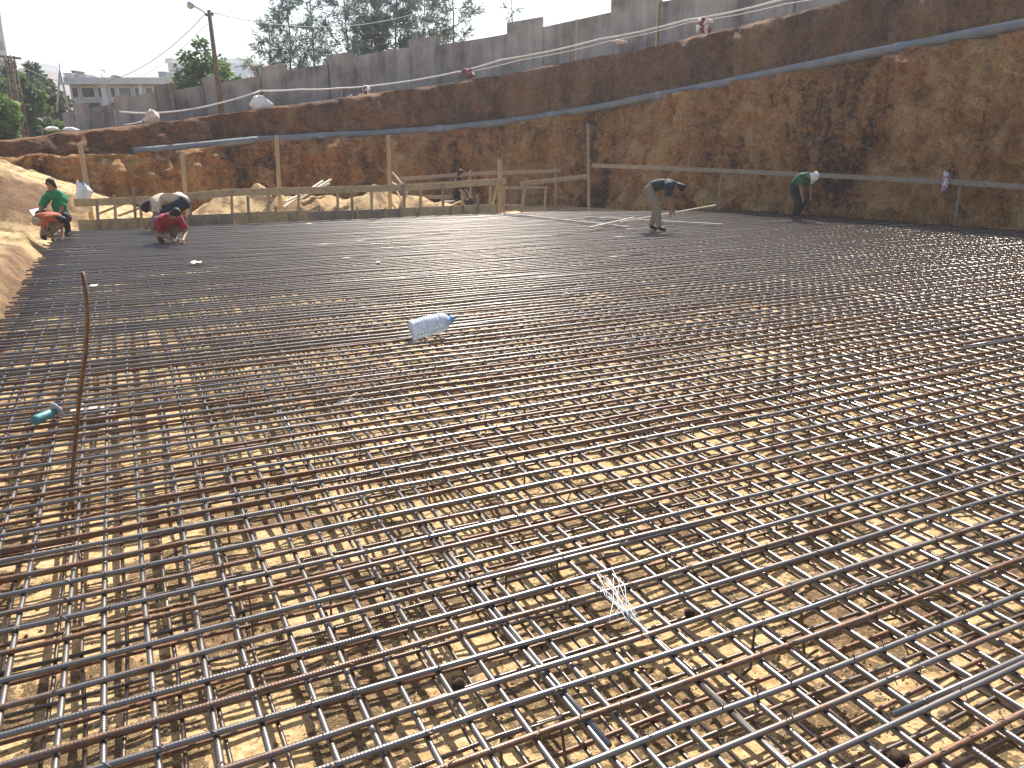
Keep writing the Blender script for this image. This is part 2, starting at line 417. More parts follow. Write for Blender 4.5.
# ------------------------------------------------------------------ rebar mats
def bar_line(fixed, a, b, axis, z, r, wob, rust, n, seed):
    # a wandering bar: fixed coordinate, running from a to b along the axis
    m = MB(); L = abs(b - a); k = max(3, int(L / .45)); pts = []
    for i in range(k + 1):
        t = a + (b - a) * i / k
        j = fixed + wob * noise.noise(Vector((t * .35, seed * 3.1, 0))) + wob * .4 * noise.noise(Vector((t * 1.7, seed * 1.7, 5)))
        zz = z + (.010 if axis == 'v' else .014) * noise.noise(Vector((t * .8, seed * 2.3, 9)))
        pts.append(W(t, j, zz) if axis == 'u' else W(j, t, zz))
    m.tube(pts, r, n, 0, rust); m.rib = 1.0 if seed * 7.3 % 1 > .8 or int(seed) % 6 == 2 else .32; return m
def build_mat(label, zc, zl, rc, rl, wob, phase, mat, lapchance, n_near):
    root = empty('rebar_mat', W(8, 9, zl), label, 'rebar mat')
    cross, length = [], []
    v = V0 + phase[0]; i = 0
    while v < V1 - .03:
        r_ = random.Random(i * 13 + int(zc * 1000)); f = v + r_.uniform(-.012, .012); e = umax(v)
        if v > 17.6: e = min(e, 14.6 - (v - 17.6) * 2.5)
        rust = (.66 if i % 2 else .16) * (1 - .9 * sstep(4, 12, v)) + r_.uniform(-.2, .2) * (1 - .6 * sstep(4, 12, v))  # real rust, thinned far off to put silvery sheen into the bar colour
        if r_.random() < lapchance:
            c = r_.uniform(1.5, 11); ov = r_.uniform(.5, .9)
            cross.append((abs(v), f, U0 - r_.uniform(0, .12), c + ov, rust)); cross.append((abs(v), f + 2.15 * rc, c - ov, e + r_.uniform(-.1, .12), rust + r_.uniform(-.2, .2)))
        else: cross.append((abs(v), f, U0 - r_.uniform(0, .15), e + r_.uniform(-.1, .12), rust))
        v += .15; i += 1
    u = U0 + .07 + phase[1]; i = 0
    while u < 17.3:
        r_ = random.Random(i * 17 + 5 + int(zl * 1000)); f = u + r_.uniform(-.016, .016); rust = .12 + r_.uniform(-.15, .25)
        e = V1 + r_.uniform(-.12, 0)
        for q in range(200):
            if umax(e) < u + .1 or (e > 17.6 and 14.6 - (e - 17.6) * 2.5 < u): e -= .1
            else: break
        if r_.random() < lapchance * .7:
            c = r_.uniform(1.2, 10); ov = r_.uniform(.5, .9)
            length.append((abs(u - .8), f, V0 - .1, c + ov, rust)); length.append((abs(u - .8), f + 2.15 * rl, c - ov, e, rust + r_.uniform(-.2, .2)))
        else: length.append((abs(u - .8), f, V0 - r_.uniform(0, .2), e, rust))
        u += .15; i += 1
    for name, L, axis, z, r in (('crosswise_bar', cross, 'u', zc, rc), ('lengthwise_bar', length, 'v', zl, rl)):
        L.sort(key=lambda q: q[0]); rest = MB()
        for k, (d, f, a, b, rust) in enumerate(L):
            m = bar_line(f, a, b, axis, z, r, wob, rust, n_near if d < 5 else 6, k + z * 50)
            if k < 100: m.build(name, mat, root, attrs=True)
            else: rest.add(m.v, m.f, 0, m.al, m.ru[0])
        if rest.v: props(rest.build(name, mat, root, attrs=True), kind='stuff')
    return root
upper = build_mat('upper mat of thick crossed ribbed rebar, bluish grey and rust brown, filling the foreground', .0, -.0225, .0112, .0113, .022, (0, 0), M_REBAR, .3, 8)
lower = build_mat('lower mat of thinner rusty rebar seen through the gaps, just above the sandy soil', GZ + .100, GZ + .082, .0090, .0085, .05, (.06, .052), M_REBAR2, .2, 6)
# wire ties at the near crossings, bent-bar supports between the two mats
ties = MB(); rt = random.Random(3)
for iv in range(0, 62):
    for iu in range(0, 60):
        v = V0 + .15 * iv; u = U0 + .07 + .15 * iu
        if v < .6 or rt.random() > .5: continue
        c = W(u, v, .0); s_ = rt.choice((-1, 1)); h = .019
        p = [c + W(s_ * h, -h * .9, -.012), c + W(s_ * h * .5, -h * .5, .011), c + W(-s_ * h * .5, h * .5, .012), c + W(-s_ * h, h * .9, -.012)]
        ties.tube(p, .0019, 4, 0, .3)
        tip = c + W(rt.uniform(-.03, .03), rt.uniform(-.03, .03), rt.uniform(.012, .035))
        ties.tube([c + W(0, 0, .011), tip], .0019, 4, 0, .3)
props(ties.build('tie_wire', M_REBAR2, upper, attrs=True), kind='stuff')
rs = random.Random(11); nsup = 0
for iv in range(14):
    for iu in range(11):
        v = .95 + iv * .95 + rs.uniform(-.2, .2); u = -.9 + iu * .98 + rs.uniform(-.25, .25)
        if u > umax(v) - .3 or nsup >= 100: continue
        m = MB(); d = rs.uniform(.2, .42); q = rs.uniform(-.05, .05)
        m.tube([W(u - .1, v, GZ + .03), W(u, v + q, GZ + .04), W(u, v + q, -.034), W(u + d, v + q, -.034), W(u + d, v - q, GZ + .04), W(u + d + .1, v, GZ + .03)], .0065, 6, 0, rs.uniform(.2, .8))
        m.build('support_bar', M_REBAR2, upper, attrs=True); nsup += 1
for i in range(44):                                # starter bars standing along the far right edge
    v = 9.5 + i * .2; u = umax(min(v, 18.2)) - .08 - max(0, v - 17.4) * 2.6; h = rs.uniform(.22, .5)
    m = MB(); m.tube([W(u, v, -.25), W(u + rs.uniform(-.03, .03), v, h * .6), W(u + rs.uniform(-.06, .06), v + rs.uniform(-.05, .05), h)], .006, 6, 0, .6)
    m.build('starter_bar', M_REBAR2, upper, attrs=True)

# ------------------------------------------------------------------ single things lying on the mat
def at0(px, py, z=0.012): return on_z(px, py, z)
# bent loose bar standing at the left
b0 = on_z(71, 492, -.05); Yb = b0.y
m = MB(); m.tube([b0 + Vector((-.01, .0, -.22)), b0, on_y(79, 400, Yb), on_y(86, 352, Yb), on_y(87.5, 318, Yb), on_y(86, 296, Yb), on_y(82.5, 272, Yb)], .0105, 8, 0, .75)
o = m.build('loose_bar', M_REBAR, None, attrs=True); props(o, 'single rusty bent bar standing upright out of the mat at left', 'steel bar')
# big water bottle
pa = at0(414, 330, .100); pb = pa + Vector((.37, .13, .085)); ax = (pb - pa).normalized(); RB = .098
root = empty('water_bottle', pa - Vector((0, 0, .1)), 'large clear empty water bottle lying on the rebar, blue at its neck', 'bottle')
LB = .40; prof = [(0, .02), (.004, .07), (.0, .09), (.012, RB)]
for k in range(9):
    d = .03 + k * .028; prof += [(d, RB), (d + .010, RB * .91), (d + .018, RB * .91)]
prof += [(.285, RB), (.33, RB * .86), (.36, RB * .6), (.375, .032), (.395, .028)]
m = MB(); m.lathe(pa - ax * .03, ax, prof, 24)
for i, q in enumerate(m.v): m.v[i] = q + Vector((0, 0, 1)) * .008 * noise.noise(q * 9) + Vector((1, 0, 0)) * .008 * noise.noise(q * 8 + Vector((5, 5, 5)))
m.build('body', M_PET, root)
m = MB(); m.lathe(pa + ax * .36, ax, [(0, .033), (.004, .035), (.03, .035), (.034, .028)], 16); m.build('cap', M_CAP, root)
m = MB(); m.lathe(pa + ax * .305, ax, [(0, RB * .70), (.004, RB * .72), (.03, RB * .52), (.032, RB * .5)], 20); m.build('neck_band', M_CAP, root)
# teal fitting with a flange
ta, tb = at0(34, 421, .045), at0(56, 411, .06); ax = (tb - ta).normalized(); lt = (tb - ta).length
root = empty('pipe_fitting', ta - Vector((0, 0, .04)), 'small teal plastic fitting with a grey flange lying on the bars at left', 'pipe fitting')
m = MB(); m.lathe(ta, ax, [(0, .024), (.0, .030), (.02, .034), (lt * .75, .029), (lt, .018)], 14); m.build('sleeve', M_TEAL, root)
m = MB(); m.lathe(tb + ax * .002, (ax + Vector((.15, 0, .3))), [(0, .060), (.009, .063), (.012, .02), (.03, .014)], 18); m.build('flange', M_GREYP, root)
# white shreds and scraps
def shred(px, py, n, L, label, w=.003, name='plastic_shred', mat=M_ROPE, lean=(0, 0), sd=0):
    r_ = random.Random(sd + 40); c = at0(px, py, .02); m = MB()
    for k in range(n):
        p = c + Vector((r_.uniform(-.04, .04), r_.uniform(-.04, .04), 0)); d = Vector((lean[0] + r_.uniform(-.25, .25), lean[1] + r_.uniform(-.25, .25), 0)).normalized() * L
        q = [p - d * .5 + Vector((r_.uniform(-.06, .06), r_.uniform(-.06, .06), r_.uniform(0, .03))), p + Vector((0, 0, .02)), p + d * .5 + Vector((r_.uniform(-.08, .08), r_.uniform(-.08, .08), r_.uniform(-.02, .05)))]
        q2 = [q[0], q[0].lerp(q[1], .5) + Vector((0, 0, .01)), q[1], q[1].lerp(q[2], .5) + Vector((0, 0, .012)), q[2]]
        m.tube(q2, w * r_.uniform(.6, 1.3), 5)
    single(m, name, mat, label, 'scrap')
shred(615, 604, 13, .33, 'bundle of frayed white plastic string caught on the near bars', .0011, 'string_bundle', lean=(.1, -1.), sd=1)
def paper(px, py, sx, sy, label, mat=M_WHITECLOTH, name='paper_scrap', z=.014, sd=0):
    c = at0(px, py, z); m = MB(); n = 7; vs_ = []
    for i in range(n):
        for j in range(n):
            p = c + Vector(((i / (n - 1) - .5) * sx, (j / (n - 1) - .5) * sy, 0)); e = noise.noise(p * 7 + Vector((sd, 0, 0)))
            vs_.append(p + Vector((.25 * sx * noise.noise(p * 5 + Vector((sd, 9, 0))), .2 * sy * e, .02 + .3 * min(sx, sy) * noise.noise(p * 11 + Vector((sd, 3, 3))) + .15 * min(sx, sy))))
    fs = [(i * n + j, (i + 1) * n + j, (i + 1) * n + j + 1, i * n + j + 1) for i in range(n - 1) for j in range(n - 1)]
    lo = [p - Vector((0, 0, .003)) for p in vs_]
    m.add(vs_ + lo, fs + [tuple(q + n * n for q in reversed(f)) for f in fs]); single(m, name, mat, label, 'scrap')
paper(196.5, 265, .19, .16, 'crumpled white scrap on the mat before the squatting worker in red', sd=1)
paper(95, 288, .09, .1, 'faint small white scrap on the mat right of the upright bar tip', sd=2)
paper(378, 263.5, .06, .16, 'tiny white scrap standing on the mat beyond the water bottle', sd=3)
shred(568, 295.5, 4, .13, 'small curl of white plastic string right of the water bottle', .004, lean=(.3, .8), sd=5)
shred(348, 402, 4, .22, 'thin greyish string tangled on the bars below the water bottle', .002, lean=(.8, .5), sd=8)
paper(94, 416, .34, .24, 'pale square sheet lying on the soil beneath the mat beside the upright bar', M_PALECLOTH, 'paper_sheet', GZ + .02, 4)
# dark clods caught in the mat
def clod(px, py, r, label, z=-.02, sd=0):
    c = at0(px, py, z); m = MB(); vs_, fs = [], []; n, k = 10, 7
    for i in range(k):
        th = math.pi * i / (k - 1)
        for j in range(n):
            ph = 2 * math.pi * j / n; d = Vector((math.sin(th) * math.cos(ph), math.sin(th) * math.sin(ph), math.cos(th)))
            vs_.append(c + d * r * (1 + .55 * noise.noise(d * 2.3 + Vector((sd * 3.3, 1, 2)))))
    for i in range(k - 1):
        for j in range(n): fs.append((i * n + j, (i + 1) * n + j, (i + 1) * n + (j + 1) % n, i * n + (j + 1) % n))
    m.add(vs_, fs); single(m, 'mud_clod', M_MUD, label, 'mud clod', 'mud clods caught in the mat')
clod(459, 686, .026, 'dark mud clod in the mat, below the string bundle and left of it', sd=1)
clod(382, 584, .024, 'dark mud clod in the mat, left of the string bundle', sd=2)
clod(899, 760, .03, 'dark mud clod at the bottom edge of the picture, lower right', sd=3)
clod(690, 613, .022, 'dark mud clod in the mat, just right of the string bundle', sd=4)
# rubble and pebbles on the pit floor: uncountable
peb = MB(); rp = random.Random(21)
for k in range(13000):
    v = .3 + 12.5 * rp.random() ** 1.7; u = rp.uniform(-1.1, min(umax(v), 1.2 + v * 1.3))
    if fbm((u, v, 2), 1.3, 3) < -.02 and rp.random() < .8: continue
    r = .004 + .010 * rp.random() ** 2.2; c = W(u, v, ground_z(u, v) + r * .3); q = [c + Vector((rp.uniform(-r, r), rp.uniform(-r, r), rp.uniform(-.3, 1) * r)) for _ in range(3)]
    peb.add([c + Vector((r * rp.uniform(.7, 1.3), 0, 0)), c + Vector((-r * .5, r * rp.uniform(.6, 1.2), 0)), c + Vector((-r * .6, -r * rp.uniform(.6, 1.3), 0)), c + Vector((0, 0, r * rp.uniform(.6, 1.1)))],
            [(0, 1, 3), (1, 2, 3), (2, 0, 3)], rp.choice((0, 0, 1, 1, 2)))
props(peb.build('gravel', [simple('pebble_pale', (.6, .48, .32), .9), simple('pebble_brown', (.40, .25, .12), .9), simple('pebble_red', (.30, .15, .07), .9)], None, False),
      'scattered small stones and clay crumbs on the soil under the mats', 'gravel', kind='stuff')

# loose laths at the far right corner of the mat
def plank(a, b, wd, th, label, mat=M_WOODW, name='loose_plank', group=None):
    m = MB(); m.bar(a, b, wd, th); return single(m, name, mat, label, 'plank', group, False)
plank(on_z(504, 213.5, .05), on_z(628, 227, .05), .06, .03, 'long pale lath on the mat, running from the formwork corner towards the bending worker', M_LATH)
plank(on_z(585, 217, .06), on_z(722, 224.5, .06), .06, .03, 'long pale lath on the mat passing behind the bending worker\'s ankles', M_LATH)
plank(on_z(590, 227.5, .10), on_z(634, 217.5, .10), .05, .025, 'short pale lath crossing the two long laths on the mat', M_LATH)
plank(on_z(620, 222, .11), on_y(716, 205, on_z(700, 219, .1).y), .03, .02, 'thin lath propped up at one end behind the bending worker')

# ------------------------------------------------------------------ timber formwork and rails
E_ = Vector((UA[0], UA[1], 0)); N_ = Vector((VB[0], VB[1], 0))
VF = 19.42
def uF(px, v=VF):                                 # site u of an image column on the vertical plane v
    p = on_v(px, 200, v); return UV(p.x, p.y)[0]
def zF(px, py, v=VF): return on_v(px, py, v).z
form = empty('timber_formwork', W(4.5, VF, GZ), 'long raw timber form with stakes and a top rail along the mat\'s far side', 'formwork')
bu = [uF(x) for x in (74, 150, 232, 310, 400, 497)]
for i in range(5):
    m = MB(); dv = .012 * (i % 2)
    m.obox(W(0, VF + dv, 0), E_, N_, (bu[i] + .004, 0, -.28), (bu[i + 1] - .004, .032, .21 + .02 * (i % 3))); m.build('board', M_WOODG if i % 2 else M_WOOD, form, False)
zr = [(74, 203), (150, 200), (232, 192.5), (330, 190), (420, 187), (505, 181)]
for (x0, y0), (x1, y1) in zip(zr, zr[1:]):
    a, b = on_v(x0, y0, VF + .12), on_v(x1 + 1, y1, VF + .12)
    m = MB(); m.bar(a, b, .03, .16); m.build('rail', M_WOOD, form, False)
STK = [(97, 199, 226), (114, 195, 224), (134, 188, 221), (140, 203, 222), (190, 196, 219), (231, 193, 217), (248, 196, 216), (268, 194, 217), (276, 206, 217), (298, 188, 221), (319, 205, 214), (337, 189, 213), (352, 191, 212), (371, 190, 212), (404, 184, 210), (420, 184, 208), (443, 184, 208), (462, 196, 207), (478, 194, 207), (490, 186, 212)]
for k, (x, y0, y1) in enumerate(STK):
    vf = VF + (.07 if k % 3 else -.03); a = on_v(x + (k % 2) * .8 - .4, y0, vf); b = W(*UV(*(on_v(x, y1, vf).xy)), GZ - .05)
    m = MB(); m.bar(b, a, .06, .05, up=N_); m.build('stake', M_WOOD if k % 2 else M_WOODG, form, False)
rk_ = random.Random(77)
for k in range(26):
    x = 104 + k * 15.6 + rk_.uniform(-4, 4); u_ = uF(x); m = MB(); h_ = rk_.uniform(.10, .30)
    m.obox(W(u_, VF - .05, 0), E_, N_, (-.022, 0, -.27), (.022, .046, h_)); m.build('stake', M_WOODG if rk_.random() < .7 else M_WOOD, form, False)
for x0, y0, x1, y1 in ((98, 214, 136, 199), (498, 184, 491, 211), (118, 216, 146, 206)):   # diagonal braces
    m = MB(); m.bar(on_v(x0, y0, VF + .2), on_v(x1, y1, VF + .2), .05, .05, up=N_); m.build('brace', M_WOOD, form, False)
# tall marker posts
def post(px0, py0, px1, v, label, wd=.075, zb=GZ):
    a = on_v(px0, py0, v); pb = on_v(px1, 215, v); b = Vector((pb.x, pb.y, zb)); m = MB(); m.bar(b, a, wd, .05, up=N_)
    return single(m, 'timber_post', M_WOOD, label, 'post', 'tall timber posts along the pit', False)
post(80, 144, 91, VF + .35, 'tall leaning timber post with a white bag tied to it, leftmost of the tall posts', .10)
post(182, 153, 187, VF + .5, 'faint tall timber post right behind the bent worker in the cream shirt', .09)
post(276.5, 135, 280, VF + .5, 'tall timber post left of the pile of pale planks', .085)
post(388.5, 135, 390, VF + .5, 'tall timber post right of the pile of pale planks', .085)
post(500, 160, 500, VF + .25, 'timber post at the right end of the formwork', .10)
PG = on_v(589, 207, 21.0); a_ = on_v(588, 124, 21.0); m = MB(); m.bar(Vector((PG.x, PG.y, GZ)), a_, .07, .05, up=N_)
# guard rail along the right bank
rail = empty('timber_guardrail', Vector((PG.x, PG.y, GZ)), 'long plank guard rail in front of the clay bank on the right', 'guard rail')
m.build('post', M_WOODG, rail, False)
def toe_hit(px, py, off=-.22):
    s, z = hit(px, py, off); return path_at(s, off, z)
rp_ = [toe_hit(x, y, -.5) for x, y in ((1100, 192), (960, 182.5), (845, 176.5), (720, 170.5), (592, 165.5))]
rp_[-1] = on_v(592, 165.5, 21.0)
for i in range(4):
    a, b = rp_[i], rp_[i + 1]; d = (b - a).normalized()
    m = MB(); m.bar(a - d * .0, b + d * .0, .03, .115); m.build('rail', M_WOODG, rail, False)
for p in (rp_[1], rp_[3]):
    m = MB(); m.bar((p.x + .06, p.y + .06, GZ - .1), (p.x + .06, p.y + .06, p.z + .06), .05, .05, up=N_); m.build('post', M_WOODG, rail, False)
# short rails and trestle behind the formwork corner
tr = empty('timber_trestle', W(9.8, 20.3, GZ), 'dark timber trestle frame behind the right end of the formwork', 'trestle')
for nm, x0, y0, x1, y1, vv, th in (('leg', 504, 186, 504, 216, 20.2, .06), ('leg', 526, 178, 521, 216, 20.3, .08), ('rung', 504, 188, 523, 188, 20.14, .05), ('rung', 504, 205, 521, 206, 20.14, .05), ('leg', 546, 187, 544, 214, 20.9, .05), ('rung', 523, 187.5, 548, 188, 20.4, .05)):
    m = MB(); m.bar(on_v(x0, y0, vv), on_v(x1, y1, vv), th, .05, up=N_); m.build(nm, M_WOODG, tr, False)
br = empty('timber_barrier', W(8, 22.4, GZ), 'thin plank barrier with two rails behind the formwork, close to the dark clay corner', 'barrier')
for x0, y0, x1, y1 in ((398, 179.5, 470, 174), (470, 174, 560, 171), (404, 197, 452, 197)):
    m = MB(); m.bar(on_v(x0, y0, 22.4), on_v(x1, y1, 22.4), .03, .10); m.build('rail', M_WOODG, br, False)
for x, y0 in ((404, 176), (470, 170), (556, 168)):
    p = on_v(x, y0, 22.46); m = MB(); m.bar((p.x, p.y, GZ - .1), p, .05, .05, up=N_); m.build('post', M_WOODG, br, False)
plank(on_v(520, 184, 20.9), on_v(588, 176.5, 20.95), .03, .12, 'grey plank nailed between the trestle and the corner post', M_WOODG)
# pile of pale planks
PL = [((284, 207), (323, 181), 20.6, .10), ((300, 199), (331, 179.5), 20.9, .08), ((304, 194), (329, 183.5), 21.2, .09), ((286, 201.5), (318, 187), 20.45, .1), ((265, 195.5), (280, 188), 20.9, .10), ((320, 190.5), (352, 191), 21.0, .1)]
LBL = ['longest pale plank slanting up through the pile behind the formwork', 'upper pale plank of the slanting pile, highest tip', 'short pale plank lying under the tip of the slanting pile', 'pale plank low in the slanting pile, nearest to the formwork', 'lone pale plank left of the slanting pile', 'flat pale plank right of the slanting pile']
for ((p0, p1, v, wd), lb) in zip(PL, LBL): plank(on_v(*p0, v), on_v(*p1, v + .5), wd, .04, lb, M_WOODW, 'loose_plank', 'loose planks behind the formwork')
plank(on_v(392, 182.5, 21.5), on_v(408, 191, 21.3), .08, .03, 'pale plank tilting down to the right near the tall middle post', M_WOODW, 'loose_plank', 'loose planks behind the formwork')
for x0, y0, x1, y1, lb in ((392, 172, 402, 184, 'short brown plank leaning in the heap of offcuts, upper one'), (396, 176, 404, 190, 'short brown plank leaning in the heap of offcuts, lower one'), (408, 188, 400, 209, 'brown offcut standing at the right of the offcut heap'), (396, 190, 405, 206, 'brown offcut crossing at the foot of the offcut heap'), (448, 207, 461, 201, 'short light board resting on the formwork by the seated man')):
    plank(on_v(x0, y0, 20.6), on_v(x1, y1, 20.5), .14, .03, lb, M_WOOD, 'timber_offcut', 'timber offcuts behind the formwork')

# ------------------------------------------------------------------ pipe on the ledge
pipe = empty('drain_pipe', path_at(20, O_PIPE, 3), 'long grey-blue plastic pipe lying on the ledge of the clay bank', 'pipe')
pp = []; s0, s1 = hit(1023, 24, O_PIPE)[0] - 8, hit(130, 150, O_PIPE)[0]
k = 0
while s0 + k * .5 < s1: 
    s = s0 + k * .5; pp.append(path_at(s, O_PIPE + .03 * noise.noise(Vector((s * .4, 0, 0))), zpipe(s) + .012 * noise.noise(Vector((s * .5, 4, 0))) - .07 * sstep(26, 44, s))); k += 1
m = MB(); m.tube(pp, .125, 14); m.build('barrel', M_PIPE, pipe)
for px, py in ((900, 47), (660, 93), (552, 113.5), (440, 127), (320, 134.5)):
    s, z = hit(px, py, O_PIPE); a, b = path_at(s - .14, O_PIPE, zpipe(s - .14)), path_at(s + .14, O_PIPE, zpipe(s + .14)); m = MB(); m.tube([a - Vector((0, 0, .07 * sstep(26, 44, s))), b - Vector((0, 0, .07 * sstep(26, 44, s)))], .14, 14); m.build('joint', M_PIPEJ, pipe)

# ------------------------------------------------------------------ boundary wall, stepped, behind the bank
O_W = 4.2
wall = empty('boundary_wall', path_at(hit(300, 60, O_W)[0], O_W, 2.5), 'stepped grey concrete boundary wall with raised pillars along the top of the bank', 'wall')
def wall_seg(x0, x1, y0, y1, name, thick, out):
    s0_, z0 = hit(x0, y0, O_W); s1_, z1 = hit(x1, y1, O_W)
    m = MB(); n = max(2, int(abs(s1_ - s0_) / .5)); 
    vs_ = []
    for i in range(n + 1):
        t = i / n; s = s0_ + (s1_ - s0_) * t; z = z0 + (z1 - z0) * t; zb = zedge(s) - .6
        for off in (O_W - out, O_W + thick):
            vs_ += [path_at(s, off, zb), path_at(s, off, z)]
    fs = [(0, 1, 3, 2), tuple(4 * n + q for q in (0, 2, 3, 1))]
    for i in range(n):
        a, b = 4 * i, 4 * i + 4; fs += [(a, b, b + 1, a + 1), (a + 2, a + 3, b + 3, b + 2), (a + 1, b + 1, b + 3, a + 3), (a, a + 2, b + 2, b)]
    m.add(vs_, fs); return m.build(name, M_WALL, wall, False)
PAN = [(62, 73, 113, 111), (88, 113, 108.5, 104), (127, 154, 97, 92), (172, 203, 91, 85), (218, 260, 83, 76), (283, 328, 70.5, 64), (352, 410, 57, 47), (440, 507, 44.5, 34), (543, 612, 27, 12), (660, 760, 2, -22), (800, 1010, -34, -92)]
PIL = [(73, 88, 104.5, 102.5), (113, 127, 96, 94), (154, 172, 85.5, 83), (203, 218, 77.5, 75), (260, 283, 67.5, 63.5), (328, 352, 55, 52), (410, 440, 39.5, 35.5), (507, 543, 23, 17), (612, 660, -4, -14), (760, 800, -40, -52)]
for p in PAN: wall_seg(*p, 'panel', .2, 0)
for p in PIL: wall_seg(*p, 'pillar', .3, .10)

# ------------------------------------------------------------------ tapes, canes and rags on the bank edge
O_R = 2.1
def at_edge(px, py, off=O_R):
    s, z = hit(px, py, off); return path_at(s, off, z)
def tape(pix, label, r=.024, off=O_R):
    m = MB(); P = [at_edge(x, y, off) for x, y in pix]; Q = []
    for a, b in zip(P, P[1:]):
        for k in range(4): Q.append(a.lerp(b, k / 4) - Vector((0, 0, .06 * math.sin(math.pi * k / 4) * min(1, (b - a).length / 4))))
    m.tube(Q + [P[-1]], r, 5); return single(m, 'safety_rope', M_ROPE, label, 'rope')
tape([(119, 111.5), (145, 113), (183, 110.5), (220, 103), (260, 91)], 'white rope from the beige sack up to the white bag on the bank edge')
tape([(260, 90.5), (300, 89.5), (341, 88), (371, 86), (459, 71.6), (500, 60), (600, 39), (686, 20), (780, 0), (900, -27)], 'long white rope running uphill from the white bag in front of the concrete wall', .026)
tape([(459, 73.5), (520, 60), (610, 41), (690, 22), (785, 4), (900, -20)], 'second white strand just below the long rope, right of the middle rag', .012)
tape([(124, 125), (142, 121.5)], 'short white rope lying on the bank edge by the beige sack', .02)
tape([(318, 101.5), (345, 98.5), (352, 95)], 'short white rope lying on the bank edge left of the first red rag', .02)
def cane(px, py0, py1, label, r=.03, mat=M_YEL):
    a, b = at_edge(px, py0, O_R + .05), at_edge(px, py1, O_R + .05); b.x, b.y = a.x + (b.x - a.x) * .2, a.y + (b.y - a.y) * .2
    m = MB(); m.tube([Vector((b.x, b.y, b.z - .5)), a], r, 7); single(m, 'rope_post', mat, label, 'post', 'canes holding the rope')
cane(576.5, 19, 62, 'yellowish cane before the concrete wall, leftmost of three')
cane(658, -4, 46, 'yellowish cane before the concrete wall, middle of three')
cane(709, -6, 28, 'yellowish cane at the rag nearest the upper right of the wall')
cane(341, 87, 103, 'short grey stake holding the rope left of the first red rag', .025, M_WOODG)
def rag(px, py, w_, h_, label, mats, sd, hang=True, name='rag', p=None):
    c = p if p is not None else at_edge(px, py, O_R - .06); m = MB(); n, k = 16, 9; vs_, fs = [], []
    for i in range(k):
        t = i / (k - 1)
        for j in range(n):
            ph = 2 * math.pi * j / n; r = math.sin(math.pi * (.06 + .88 * t)) ** .6; d = Vector((math.cos(ph) * w_ / 2 * r, math.sin(ph) * .3 * w_ * r, (t - .5) * h_))
            e = 1 + .75 * noise.noise(Vector((math.cos(ph) * 1.6, math.sin(ph) * 1.6, t * 3.0 + sd * 7)))
            vs_.append(c + Vector((d.x * e, d.y * e, d.z + .25 * h_ * noise.noise(Vector((math.cos(ph) * 2.2 + sd, math.sin(ph), t * 2))))))
    for i in range(k - 1):
        for j in range(n): fs.append((i * n + j, i * n + (j + 1) % n, (i + 1) * n + (j + 1) % n, (i + 1) * n + j))
    fs += [tuple(range(n - 1, -1, -1)), tuple(range((k - 1) * n, k * n))]
    m.add(vs_, fs)
    for i, f in enumerate(m.f):
        q = sum((m.v[x] for x in f), Vector()) / len(f); m.mi[i] = (1 if noise.noise((q - c) * (3.2 / w_) + Vector((sd * 3, 0, 0))) > .12 else 0) if len(mats) > 1 else 0
    single(m, name, mats, label, 'rag' if name == 'rag' else 'bag')
rag(152, 118.5, .46, .46, 'beige sack standing on the bank edge under the rope', [M_PALECLOTH], 4, name='sack')
rag(261, 104, .60, .48, 'white bag standing on the bank edge right of the lamp post', [M_WHITECLOTH], 6, name='sack')
def knot(px, py, w_, h_, label, mats, sd):
    c = at_edge(px, py, O_R - .05); m = MB(); r_ = random.Random(sd * 5 + 1)
    for k in range(16):
        a = r_.uniform(0, 6.28); el = r_.choice((r_.uniform(-1.2, -.3), r_.uniform(-.9, .2), r_.uniform(.3, 1.0)))
        d = Vector((math.cos(a) * math.cos(el), .5 * math.sin(a) * math.cos(el), math.sin(el))); L = r_.uniform(.5, 1.0)
        p = c + Vector((r_.uniform(-.06, .06), r_.uniform(-.03, .03), r_.uniform(-.04, .04))); q = p + Vector((d.x * w_ * .5, d.y * w_ * .5, d.z * h_ * .5)) * L
        mid = p.lerp(q, .5) + Vector((r_.uniform(-.04, .04), r_.uniform(-.04, .04), r_.uniform(-.02, .05))); q = q - Vector((0, 0, r_.uniform(0, .10)))
        m.tube([p, p.lerp(mid, .5), mid, mid.lerp(q, .6), q], [.03, .055, .07, .06, .012], 5, 0 if r_.random() < .62 else 1)
    single(m, 'rag', mats, label, 'rag')
for px, py, w_, sd, lb in ((52, 129, .42, 8, 'white torn sheet heaped on the bank edge at far left'), (70, 129.5, .42, 9, 'white torn sheet on the bank edge left of the wall end'), (620, 42, .5, 11, 'dry grey grass tuft on the bank edge beneath the wall'),):
    rag(px, py, w_, .13, lb, [M_WHITECLOTH if sd < 10 else M_PALECLOTH], sd, name='torn_sheet' if sd < 10 else 'grass_tuft')
knot(365, 91, .72, .60, 'red and white rag tied to the rope, left of three', [M_RED, M_WHITECLOTH], 1)
knot(469, 73.5, .68, .60, 'red and beige rag tied to the rope, middle of three', [M_RED, M_PALECLOTH], 2)
knot(704, 25, .85, .7, 'red and white rag at the yellow cane, right of three', [M_RED, M_WHITECLOTH], 5)
rag(0, 0, .16, .42, 'small pink and white rag tied to the guard rail at right', [M_PINK, M_WHITECLOTH], 3, p=toe_hit(945, 182, -.62))
rag(0, 0, .32, .62, 'white plastic bag tied to the leaning post at left', [M_WHITECLOTH], 12, name='plastic_bag', p=on_v(84, 197, VF + .28))

